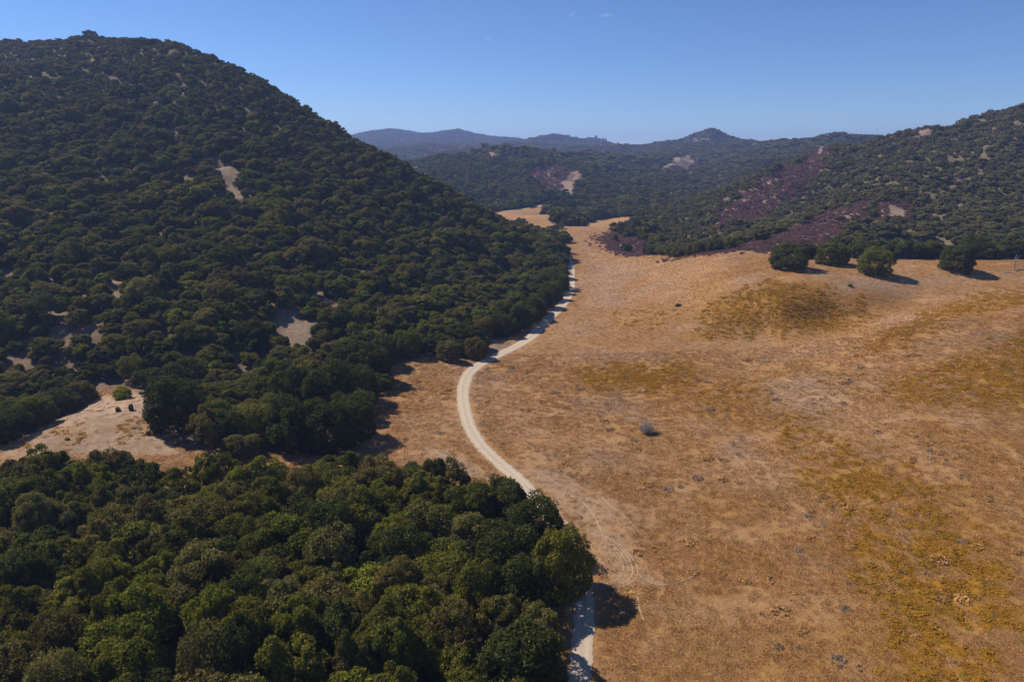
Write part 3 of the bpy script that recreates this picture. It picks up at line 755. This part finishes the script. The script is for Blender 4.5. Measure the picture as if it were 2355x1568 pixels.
for (y0, y1, sp, seed) in ((36, 132, 5.2, 1), (132, 330, 4.9, 2), (330, 640, 4.9, 3), (640, 1150, 6.0, 4), (1150, 2300, 11, 5), (2300, 4700, 17, 6)):
    x, y = jgrid(y0, y1, sp, 1.4 if y0 < 600 else (1.15 if y0 < 1000 else .9), seed)
    k = (x < 0) | (x / y < 1.1); x, y = x[k], y[k]
    rs = np.random.RandomState(seed + 50)
    k = forest_mask(x, y, rs); x, y = x[k], y[k]
    z = ground(x, y)
    vv_ = bil(vis, gu, gv, x / y, np.log(y))
    k = (z + 9 - CAMZ) / y > vv_ - .012 ; x, y = x[k], y[k]
    n_ = len(x)
    sn = fbm(x / 40, y / 40, 3, 77.0)
    r_ = sp * (.74 if y0 < 100 else .64) * rs.uniform(.72, 1.22, n_) * (1 + .35 * sn)
    h_ = np.clip(r_ * rs.uniform(1.25, 1.75, n_), 2.5, 10.5)
    if y0 > 100:
        r_ = r_ * np.exp(rs.normal(size=n_) * .22) * np.where((x / y > .22) & (y > 300), .80, 1.0) * np.where((x < 0) & (y > 400), .86, 1.0); h_ = np.clip(r_ * rs.uniform(1.2, 1.75, n_), 1.6, 10.5)
    if y0 > 100: h_ = np.where((x / y > .22) & (y > 330), h_ * .82, h_); upl = (x / y < -.12) & (y > 430); r_ = np.where(upl, r_ * .92, r_); h_ = np.where(upl, h_ * (.9 - .4 * sst(430, 600, y)), h_)
    if y0 < 100: h_ = rs.uniform(6.2, 9.6, n_)
    if y0 > 1000: h_ = r_ * rs.uniform(.45, .8, n_) * (1 - .4 * sst(2000, 2400, y))
    # taller dark oaks along the valley edge
    e = sdf(FIELD, x / y, np.log(y)) * y
    tall = (e > -16) & (y > 250) & (y < 900) & (x / y > .0)
    r_ = np.where(tall, r_ * 1.35, r_); h_ = np.where(tall, np.clip(h_ * 1.3, 6, 11), h_)
    if len(mx_):
        dd = np.min(np.sqrt((x[:, None] - mx_) ** 2 + (y[:, None] - my_) ** 2) - mr_ * .95, axis=1)
        k = dd > r_ * .1
        x, y, r_, h_ = x[k], y[k], r_[k], h_[k]
    allx.append(x); ally.append(y); allr.append(r_); allh.append(h_)
X = np.concatenate(allx); Y = np.concatenate(ally); R_ = np.concatenate(allr); H_ = np.concatenate(allh)
ZB = ground(X, Y)
rs = np.random.RandomState(99)
# keep crowns of the small outliers off the road
def green(x, y, rs):
    n_ = len(x)
    a = fbm(x / 60, y / 60, 3, 55.0) + rs.normal(size=n_) * .28
    c = lerp(np.broadcast_to(GREENS[1], (n_, 3)).copy(), GREENS[2], sst(-.3, .35, a))
    k = rs.rand(n_)
    c = np.where((k < .13)[:, None], GREENS[6], c); c = np.where(((k > .13) & (k < .3))[:, None], GREENS[3], c)
    c = np.where(((k > .3) & (k < .36))[:, None], GREENS[5], c); c = np.where((k > .86)[:, None], GREENS[4], c)
    e = sdf(FIELD, x / y, np.log(y)) * y
    c = np.where(((e > -14) & (y > 135) & (rs.rand(n_) < .7))[:, None], GREENS[4], c)
    # grey green on the right-hand slopes and farther off
    g_ = np.clip(sst(.18, .32, x / y) * sst(290, 380, y) * .8, 0, 1)
    c = lerp(c, np.array((.165, .146, .060)), g_)
    return c * (1 + rs.normal(size=n_) * .12)[:, None]
CG = np.clip(green(X, Y, rs), .01, .25)

# the largest in the picture become trees of their own
pxx, pyy = project(X / Y, (ZB + H_ * .6 - CAMZ) / Y)
mrg = R_ / Y * F
inside = (pxx > -mrg * .6) & (pxx < 2354 + mrg * .6) & (pyy > 0) & (pyy < 1568 + mrg * .45)
seen = (ZB + H_ * .8 - CAMZ) / Y > bil(vis, gu, gv, X / Y, np.log(Y)) 
score = np.where(inside & seen, R_ / Y, 0)
order = np.argsort(-score)
NI = 300 - len(MAN)
pick = order[:NI]
rest = np.ones(len(X), bool); rest[pick] = False

ORD = ['first', 'second', 'third', 'fourth', 'fifth', 'sixth', 'seventh', 'eighth', 'ninth', 'tenth', 'eleventh', 'twelfth', 'thirteenth', 'fourteenth', 'fifteenth', 'sixteenth', 'seventeenth', 'eighteenth', 'nineteenth', 'twentieth', 'twenty-first', 'twenty-second', 'twenty-third', 'twenty-fourth', 'twenty-fifth', 'twenty-sixth', 'twenty-seventh', 'twenty-eighth']
def colour_word(c):
    r__, g__, b__ = c
    if r__ > g__ * 1.18: return 'brownish'
    if g__ > .137: return 'bright green'
    if b__ > .030: return 'grey olive'
    if g__ < .09: return 'dark green'
    return 'olive green'
recs = []
for i in pick:
    grove = Y[i] < 128 and X[i] / Y[i] < .12
    recs.append(dict(x=X[i], y=Y[i], r=R_[i], h=H_[i], c=CG[i], px=pxx[i], py=pyy[i], reg='grove' if grove else ('field' if X[i] / Y[i] > .15 else 'slope'), lab=None))
for reg, per, words in (('grove', 11, 'up the near grove'), ('slope', 15, 'uphill of the clearing'), ('field', 15, 'behind the dry field')):
    rr = sorted([q_ for q_ in recs if q_['reg'] == reg], key=lambda q_: -q_['py'])
    for k in range(0, len(rr), per):
        row = sorted(rr[k:k + per], key=lambda q_: q_['px'])
        for j, q_ in enumerate(row):
            size = 'broad' if q_['r'] > 3.9 else ('small' if q_['r'] < 3.0 else 'rounded')
            q_['lab'] = '%s %s oak, %s from left in %s row %s' % (size, colour_word(q_['c']), ORD[j], ORD[k // per], words)
for i in range(len(MAN)):
    recs.append(dict(x=mx_[i], y=my_[i], r=mr_[i], h=mh_[i], c=GREENS[mc_[i]], reg='man', lab=ml_[i]))
GRP = {'grove': 'oaks of the near grove', 'slope': 'oaks on the left hillside', 'field': 'oaks behind the dry field', 'man': 'oaks at the edges of the open ground'}
for k, q_ in enumerate(recs):
    e = bpy.data.objects.new('oak_tree', None); COL.objects.link(e)
    e.empty_display_size = 1
    zb = float(ground(np.array([q_['x']]), np.array([q_['y']]))[0])
    e.location = (q_['x'], q_['y'], zb - .1)
    e.rotation_euler = (0, 0, random.uniform(0, 6.28))
    sxy = q_['r'] / R0; e.scale = (sxy * random.uniform(.9, 1.1), sxy * random.uniform(.9, 1.1), q_['h'] / H0)
    e['label'] = q_['lab']; e['category'] = 'tree'; e['group'] = GRP[q_['reg']]
    vi = random.randrange(10)
    if q_['reg'] == 'man': vi = 10 + k % 4
    cr_ = add_obj('crown', near_crowns[vi], e); cr_['col'] = [float(t) for t in q_['c']]
    add_obj('trunk', near_trunks[vi], e)

def mass(name, sel, coll, nk, label, sink=.1):
    x, y = X[sel], Y[sel]; n_ = len(x)
    rs_ = np.random.RandomState(len(name))
    s = R_[sel] / R0; hz = H_[sel] / H0
    scl = np.stack([s * rs_.uniform(.85, 1.15, n_), s * rs_.uniform(.85, 1.15, n_), hz], -1)
    scatter(name, x, y, ZB[sel] - sink * H_[sel], scl, rs_.uniform(0, 6.28, n_), rs_.randint(0, nk, n_), CG[sel], coll, label=label)
    print(name, n_)
mass('oak_woodland', rest & (Y < 430), P_mid, 7, 'dense green oak woodland covering the near part of the left hill', .06)
mass('oak_woodland_on_the_upper_slopes', rest & (Y >= 430) & (Y < 1150), P_far, 5, 'dense oak woodland on the upper and opposite slopes')
mass('chaparral_on_the_far_hills', rest & (Y >= 1150), P_vfar, 4, 'dark brush covering the far blue hills', .15)

# ------------------------------------------------------------------ low plants
def blades(seed, n_, R, H, wdt, lean=.6, up=.5, aspect=1):
    rs_ = np.random.RandomState(seed)
    a = rs_.rand(n_) * 6.283; rr = R * np.sqrt(rs_.rand(n_)); base = np.stack([np.cos(a) * rr, np.sin(a) * rr, np.zeros(n_)], -1)
    d = np.stack([np.cos(a) * lean * rs_.rand(n_), np.sin(a) * lean * rs_.rand(n_), np.full(n_, 1.)], -1) + rs_.normal(size=(n_, 3)) * .25
    d /= np.linalg.norm(d, axis=1)[:, None]; L = H * rs_.uniform(.5, 1.1, (n_, 1))
    side = np.cross(d, rs_.normal(size=(n_, 3))); side /= np.linalg.norm(side, axis=1)[:, None]; side *= wdt
    V_ = np.stack([base - side, base + side, base + d * L + side * .2], 1).reshape(-1, 3)
    return V_, np.arange(n_ * 3).reshape(n_, 3), rs_.rand(n_)
def blade_mesh(nm, *a, mat=None, **k):
    v_, f_, lv = blades(*a, **k); me = mesh_from(nm, v_, f_, 3, (mat or M_straw,)); vattr(me, 'lv', lv, 'FLOAT', 'FACE'); return me
P_grass = proto_collection('grass_tuft', [blade_mesh('tuft', 600 + i, 46, .42, .34, .03, lean=1.1) for i in range(5)])
def bush_mesh(nm, seed, R, H, n_, size, mat=M_leaf, aspect=1.5):
    v_, f_, lv, C = leaf_cloud(seed, R, H, -.15 * H, 12, n_, size, rc=(.3, .5), aspect=aspect)
    me = mesh_from(nm, v_, f_, 4, (mat,)); vattr(me, 'lv', lv, 'FLOAT', 'FACE'); return me
P_scrub = proto_collection('dry_scrub', [bush_mesh('scrub', 650 + i, .9, .75, 150, .2, M_straw, 2.2) for i in range(4)])
P_weed = proto_collection('weed', [bush_mesh('weed', 680 + i, .6, .42, 130, .11, M_straw, 2.4) for i in range(4)])

# dry grass, near part of the field and the meadow strip
gx, gy, gs, gc = [], [], [], []
for (y0, y1, sp, s0, seed) in ((60, 120, .55, 1.0, 11), (120, 200, .75, 1.15, 12), (200, 340, 1.15, 1.4, 13), (340, 560, 2.2, 2.0, 14)):
    x, y = jgrid(y0, y1, sp, .98, seed)
    rs_ = np.random.RandomState(seed)
    k = (sdf(FIELD, x / y, np.log(y)) > -.01); x, y = x[k], y[k]
    k = (fbm(x / 2.5, y / 2.5, 3, 61.) * (y < 200) + fbm(x / 9, y / 9, 2, 62.) > -.45 + .3 * rs_.rand(len(x))) & (road_dist(x, y) > 2.15 + .3 * rs_.rand(len(x)))
    x, y = x[k], y[k]
    c, f_, sm, bm, wm = ground_colour(x, y)
    pale = sdf(CLEAR, x / y, np.log(y)) > 0
    k = (~pale | (rs_.rand(len(x)) < .12))
    for pl, s in PALE[:3]: k &= (sdf(pl, x / y, np.log(y)) < 0) | (rs_.rand(len(x)) < .3)
    x, y, c = x[k], y[k], c[k]
    gx.append(x); gy.append(y); gs.append(s0 * rs_.uniform(.6, 1.25, len(x))); gc.append(c * rs_.uniform(.85, 1.22, (len(x), 1)))
gx, gy, gs, gc = map(np.concatenate, (gx, gy, gs, gc))
n_ = len(gx); print('grass', n_)
scatter('dry_grass', gx, gy, ground(gx, gy) - .03, np.stack([gs, gs, gs * RS.uniform(.5, 1.0, n_) * np.where(gy > 200, .55, .85)], -1), RS.uniform(0, 6.28, n_), RS.randint(0, 5, n_), gc, P_grass, label='short dry golden grass growing over the valley field')
# ochre weeds where the cover says so, and scattered rusty mounds
x, y = jgrid(62, 330, .85, .98, 21)
rs_ = np.random.RandomState(21)
c, f_, sm, bm, wm = ground_colour(x, y)
k = (wm > .25) & (rs_.rand(len(x)) < .2 + .55 * wm) & (f_ > .5)
rust = (rs_.rand(len(x)) < .05 * sst(-.25, .3, fbm(x / 15, y / 15, 3, 71.))) & (f_ > .5) & (y < 190) & (sdf(CLEAR, x / y, np.log(y)) < 0)
k = (k | rust) & (road_dist(x, y) > 2.6)
x, y, rust, wm = x[k], y[k], rust[k], wm[k]
cw_ = lerp(np.tile(np.array((.40, .205, .022)), (len(x), 1)), np.array((.30, .19, .018)), rs_.rand(len(x)) ** 2)
cw_ = np.where(rust[:, None], np.where(rs_.rand(len(x), 1) < .78, np.array((.46, .26, .09)), np.array((.24, .185, .14))) * rs_.uniform(.75, 1.1, (len(x), 1)), cw_)
gsz = rs_.uniform(.5, 1.25, len(x)) * np.where(rust, rs_.uniform(.8, 1.9, len(x)), 1) * np.where(y > 160, 1.25, 1.0)
print('weeds', len(x))
scatter('ochre_weeds', x, y, ground(x, y) - .05, np.stack([gsz, gsz, gsz * rs_.uniform(.35, .75, len(x))], -1), rs_.uniform(0, 6.28, len(x)), rs_.randint(0, 4, len(x)), cw_, P_weed, label='low ochre and olive weeds in patches over the field')
# purple-brown dead scrub
xs, ys, ss = [], [], []
for (y0, y1, sp, s0, seed) in ((280, 560, 1.25, 1.15, 31), (560, 900, 1.9, 1.7, 32), (900, 1500, 4, 3.0, 33)):
    x, y = jgrid(y0, y1, sp, .95, seed); rs_ = np.random.RandomState(seed)
    m = np.full(len(x), -1.); wu = .022 * fbm(x / 8, y / 8, 3, 4.0)
    for i, pl in enumerate(S1):
        m = np.maximum(m, sdf(pl, x / y + wu, np.log(y) + wu))
    near_edge = rs_.rand(len(x)) < sst(-.03, .0, m) * .22 * (m > -.03)
    k = ((m > 0) | (near_edge & (y < 600))) & (veins(x, y) < .4 * rs_.rand(len(x)) + .15) & (rs_.rand(len(x)) < .93)
    for pl in BARE: k &= sdf(pl, x / y, np.log(y)) < 0
    xs.append(x[k]); ys.append(y[k]); ss.append(s0 * rs_.uniform(.6, 1.2, k.sum()))
x, y, s = map(np.concatenate, (xs, ys, ss)); n_ = len(x); print('scrub', n_)
cs = np.array((.17, .095, .085)) * RS.uniform(.6, 1.4, (n_, 1))
scatter('purple_brown_scrub', x, y, ground(x, y) - .05, np.stack([s, s, s * .8], -1), RS.uniform(0, 6.28, n_), RS.randint(0, 4, n_), cs, P_scrub, label='dead purple brown scrub covering the spurs of the right hill')

# individual shrubs
def shrub(name, px, py, me, col_, sx, sz, label, cat='shrub', stem=None, group=None):
    p = at(px, py); zb = float(ground(p[:1], p[1:])[0])
    e = bpy.data.objects.new(name, None); COL.objects.link(e); e.location = (p[0], p[1], zb - .05); e.scale = (sx, sx, sz)
    e.rotation_euler[2] = random.uniform(0, 6)
    e['label'] = label; e['category'] = cat
    if group: e['group'] = group
    o = add_obj('foliage', me, e); o['col'] = list(col_)
    if stem: add_obj('stem', stem, e)
    return e
sv, sf = join([tube([(0, 0, -.2), (math.cos(a) * .12, math.sin(a) * .12, .3), (math.cos(a) * .5, math.sin(a) * .5, .75)], [.05, .04, .015], 5) for a in (0, 1.3, 2.6, 3.9, 5.2)])
M_stem = mesh_from('stem', sv, sf, 4, (M_bark,), True)
round_bush = [bush_mesh('foliage', 700 + i, 1.0, 1.0, 2200, .1) for i in range(3)]
shrub('round_shrub', 287, 915, round_bush[0], (.21, .23, .012), 2.5, 2.9, 'bright yellow green rounded shrub at the upper edge of the pale clearing', stem=M_stem)
shrub('small_shrub', 271, 946, round_bush[1], (.06, .08, .035), .65, 1.1, 'small dark shrub in the pale clearing just below the yellow green one', stem=M_stem)
shrub('small_shrub', 303, 943, round_bush[2], (.06, .08, .035), .6, 1.5, 'narrow upright dark shrub in the clearing, right of the small one', stem=M_stem)
shrub('small_shrub', 342, 998, round_bush[1], (.07, .09, .04), .55, .8, 'little green shrub low on the stony side of the clearing', stem=M_stem)
shrub('small_shrub', 206, 895, round_bush[2], (.075, .09, .02), 1.3, 1.4, 'yellowish shrub at the upper left rim of the pale clearing', stem=M_stem)
shrub('small_shrub', 340, 912, round_bush[0], (.06, .07, .035), .7, .9, 'tiny grey green shrub beside the tall oak at the clearing', stem=M_stem)
shrub('small_shrub', 1955, 659, round_bush[0], (.11, .12, .02), 1.0, 1.0, 'small yellow green shrub alone below the field oaks', stem=M_stem)
shrub('small_shrub', 1560, 704, round_bush[1], (.06, .035, .035), 1.3, .9, 'single purplish dark bush alone on the open golden slope', stem=M_stem)
shrub('small_shrub', 155, 1010, round_bush[2], (.35, .2, .03), .5, .5, 'low orange tuft among the yellow patch of the clearing', stem=M_stem)
# grey leafless bush in the field
rs_ = np.random.RandomState(5); tw = []
for k in range(150):
    a = rs_.rand() * 6.283; t = rs_.rand() ** .6 * 1.15; L = rs_.uniform(.8, 1.15)
    d = np.array([math.cos(a) * math.sin(t), math.sin(a) * math.sin(t), math.cos(t)])
    m = d * L * .5 + rs_.normal(size=3) * .05; e_ = d * L + rs_.normal(size=3) * .08
    tw.append(tube([(0, 0, 0), m, e_], [.022, .014, .006], 3))
    for _ in range(3):
        tw.append(tube([m, (m + e_) / 2 + rs_.normal(size=3) * .06, m + (e_ - m) * .8 + rs_.normal(size=3) * .16], [.012, .009, .004], 3))
tv, tf = join(tw)
M_grey = Mat('grey_twigs'); M_grey.b.inputs['Base Color'].default_value = (.42, .35, .29, 1); M_grey.b.inputs['Roughness'].default_value = .9
gb = add_obj('leafless_bush', mesh_from('leafless_bush', tv, tf, 4, (M_grey.m,)), label='grey leafless round bush standing alone in the middle of the dry field', category='bush')
p = at(1487, 995); gb.location = (p[0], p[1], float(ground(p[:1], p[1:])[0]) - .05); gb.scale = (2.1, 2.1, 2.5)

# dead snag and its fallen log at the right edge of the field
def snag(px, py, s, label):
    rs_ = np.random.RandomState(int(px)); parts = [tube([(0, 0, -.3), (.05, 0, 1.5), (-.1, .1, 3.2), (.2, 0, 5.0)], [.3, .22, .15, .05], 7)]
    p = at(px, py)
    e = bpy.data.objects.new('dead_tree', None); COL.objects.link(e); e.location = (p[0], p[1], float(ground(p[:1], p[1:])[0])); e.scale = (s,) * 3
    e['label'] = label; e['category'] = 'tree'
    v_, f_ = join(parts); add_obj('trunk', mesh_from('trunk', v_, f_, 4, (M_dead,), True), e)
    for k in range(6):
        a = rs_.rand() * 6.283; z = rs_.uniform(.8, 3.6); L = rs_.uniform(1.2, 2.6)
        v_, f_ = tube([(0, 0, z), (math.cos(a) * L * .5, math.sin(a) * L * .5, z + .25 + rs_.rand() * .4), (math.cos(a) * L, math.sin(a) * L, z + .5 + rs_.rand() * .9)], [.09, .06, .02], 5)
        add_obj('branch', mesh_from('branch', v_, f_, 4, (M_dead,), True), e)
snag(2330, 617, 1.1, 'bare whitish dead tree at the right end of the field oaks')
v_, f_ = tube([(-2.8, 0, .25), (-1, .2, .3), (1, .1, .35), (2.6, .3, .55)], [.2, .22, .18, .08], 7)
v2, f2 = tube([(.8, .1, .35), (1.6, .8, .7), (2.4, 1.1, 1.2)], [.09, .06, .02], 5)
v_, f_ = join([(v_, f_), (v2, f2)])
lg = add_obj('fallen_log', mesh_from('fallen_log', v_, f_, 4, (M_dead,), True), label='whitish fallen log lying in the grass beside the dead tree', category='log')
p = at(2345, 622); lg.location = (p[0], p[1], float(ground(p[:1], p[1:])[0]) - .02); lg.rotation_euler[2] = .3
v_, f_ = tube([(-1.8, 0, .12), (0, .15, .18), (1.7, -.1, .25)], [.1, .12, .05], 6)
lg = add_obj('fallen_branch', mesh_from('fallen_branch', v_, f_, 4, (M_dead,), True), label='short fallen branch on the grass below the dead tree', category='branch')
p = at(2318, 628); lg.location = (p[0], p[1], float(ground(p[:1], p[1:])[0]) - .02)

# trees on the skyline of the far ridge
for px, h_, r_, lab in ((1370, 17, 8, 'tallest dark tree on the small knob of the far ridge'), (1386, 14, 7, 'first tree right of the tallest one on the far ridge'), (1392, 15, 5, 'slim tree on the far ridge, second right of the tallest'), (1420, 14, 7, 'tree low on the right flank of the far ridge')):
    u_, _s = ray(px, 330); yy = np.linspace(2300, 4500, 600); s_ = (ground(u_ * yy, yy) - CAMZ) / yy; k = np.argmax(s_)
    e = bpy.data.objects.new('ridge_tree', None); COL.objects.link(e); e.location = (u_ * yy[k], yy[k], float(ground(np.array([u_ * yy[k]]), yy[k:k + 1])[0]) - 1)
    e.scale = (r_ / R0, r_ / R0, h_ / H0); e['label'] = lab; e['category'] = 'tree'; e['group'] = 'trees on the far ridge'
    o = add_obj('crown', near_crowns[3], e); o['col'] = [.03, .04, .025]
    add_obj('trunk', near_trunks[3], e)

# bright green rushes and rusty brush where the valley narrows
def patch(name, pts, sp, s0, col_, label, coll, nk, seed):
    pl = poly(pts); x0, x1 = (pl[:, 0] * np.exp(pl[:, 1])).min(), (pl[:, 0] * np.exp(pl[:, 1])).max(); y0, y1 = np.exp(pl[:, 1].min()), np.exp(pl[:, 1].max())
    rs_ = np.random.RandomState(seed); n0 = int((x1 - x0) * (y1 - y0) / sp ** 2)
    x = rs_.uniform(x0, x1, n0); y = rs_.uniform(y0, y1, n0); k = (sdf(pl, x / y, np.log(y)) > 0) & (fbm(x / 6, y / 6, 3, 3.) > -.1); x, y = x[k], y[k]; n_ = len(x)
    s = s0 * rs_.uniform(.6, 1.2, n_)
    scatter(name, x, y, ground(x, y) - .05, np.stack([s, s, s], -1), rs_.uniform(0, 6.28, n_), rs_.randint(0, nk, n_), np.array(col_) * rs_.uniform(.7, 1.3, (n_, 1)), coll, label=label)
patch('green_rushes', [(1262, 536), (1285, 536), (1318, 548), (1310, 556), (1285, 552), (1268, 545)], 1.3, 1.3, (.12, .14, .02), 'bright green rushes in the dip beyond the hill nose', P_scrub, 4, 3)
patch('rusty_brush', [(1262, 548), (1280, 552), (1300, 575), (1308, 592), (1296, 590), (1275, 575)], 1.4, 2.0, (.12, .08, .055), 'rusty brown brush at the nose of the left hill above the road', P_scrub, 4, 4)

# low dark oak scrub clump in the far valley flat
for i, (px, py, r_, h_) in enumerate(((1270, 528, 5, 3.4), (1286, 526, 5, 3.8))):
    e = shrub('low_oak', px, py, near_crowns[i], GREENS[4], r_ / R0, h_ / H0, ('left' if i == 0 else 'right') + ' half of the low dark oak clump alone on the far valley flat', 'tree')
    add_obj('trunk', near_trunks[i], e)

# faint scraps of cloud high up
cm = bpy.data.materials.new('thin_cloud'); cm.use_nodes = True; n_ = cm.node_tree
for x_ in list(n_.nodes):
    if x_.type != 'OUTPUT_MATERIAL': n_.nodes.remove(x_)
pv = n_.nodes.new('ShaderNodeVolumePrincipled'); tc = n_.nodes.new('ShaderNodeTexCoord'); nz = n_.nodes.new('ShaderNodeTexNoise'); nz.inputs['Scale'].default_value = 2.2; nz.inputs['Detail'].default_value = 5
n_.links.new(tc.outputs['Object'], nz.inputs['Vector'])
ln = n_.nodes.new('ShaderNodeVectorMath'); ln.operation = 'LENGTH'; n_.links.new(tc.outputs['Object'], ln.inputs[0])
fa = n_.nodes.new('ShaderNodeMapRange'); n_.links.new(ln.outputs['Value'], fa.inputs[0]); fa.inputs[1].default_value = 1; fa.inputs[2].default_value = .2; fa.inputs[3].default_value = -.28; fa.inputs[4].default_value = .12
ad = n_.nodes.new('ShaderNodeMath'); n_.links.new(nz.outputs['Fac'], ad.inputs[0]); n_.links.new(fa.outputs[0], ad.inputs[1])
mr = n_.nodes.new('ShaderNodeMapRange'); n_.links.new(ad.outputs[0], mr.inputs[0]); mr.inputs[1].default_value = .45; mr.inputs[2].default_value = .75; mr.inputs[3].default_value = 0; mr.inputs[4].default_value = .010
n_.links.new(mr.outputs[0], pv.inputs['Density']); pv.inputs['Color'].default_value = (1, 1, 1, 1)
n_.links.new(pv.outputs[0], [q_ for q_ in n_.nodes if q_.type == 'OUTPUT_MATERIAL'][0].inputs['Volume'])
import bmesh
bm_ = bmesh.new(); bmesh.ops.create_icosphere(bm_, subdivisions=3, radius=1); cme = bpy.data.meshes.new('cloud'); bm_.to_mesh(cme); bm_.free(); cme.materials.append(cm)
for px, py, sx, lab in ((1392, 36, 95, 'small faint white scrap of cloud near the top middle of the sky'), (1316, 33, 70, 'fainter cloud wisp just left of the small scrap near the top'), (1123, 90, 60, 'tiny faint cloud wisp alone lower in the sky')):
    u_, s_ = ray(px, py); d_ = 5600.0
    o = add_obj('cloud', cme, label=lab, category='cloud', group='faint scraps of cloud'); o.location = (u_ * d_, d_, CAMZ + s_ * d_); o.scale = (sx, sx * .5, sx * .28); o.rotation_euler = (0, -.5 if px == 1316 else .1, 0)

# ------------------------------------------------------------------ haze
hz = bpy.data.materials.new('haze'); hz.use_nodes = True; n_ = hz.node_tree
for x_ in list(n_.nodes):
    if x_.type != 'OUTPUT_MATERIAL': n_.nodes.remove(x_)
pv = n_.nodes.new('ShaderNodeVolumePrincipled'); pv.inputs['Density'].default_value = HAZE; pv.inputs['Color'].default_value = (.38, .53, 1.0, 1); pv.inputs['Anisotropy'].default_value = .2
n_.links.new(pv.outputs[0], [q_ for q_ in n_.nodes if q_.type == 'OUTPUT_MATERIAL'][0].inputs['Volume'])
zt = float(Zg.max()) + 25; zb_ = float(Zg.min()) - 4
bx = np.array([(x_, y_, z_) for x_ in (-10600, 10600) for y_ in (-450, 6600) for z_ in (zb_, zt)], float)
bf = np.array([(0, 1, 3, 2), (4, 6, 7, 5), (0, 4, 5, 1), (2, 3, 7, 6), (0, 2, 6, 4), (1, 5, 7, 3)])
add_obj('haze', mesh_from('haze', bx, bf, 4, (hz,)), kind='stuff')
print('ground z', Zg.min(), Zg.max())
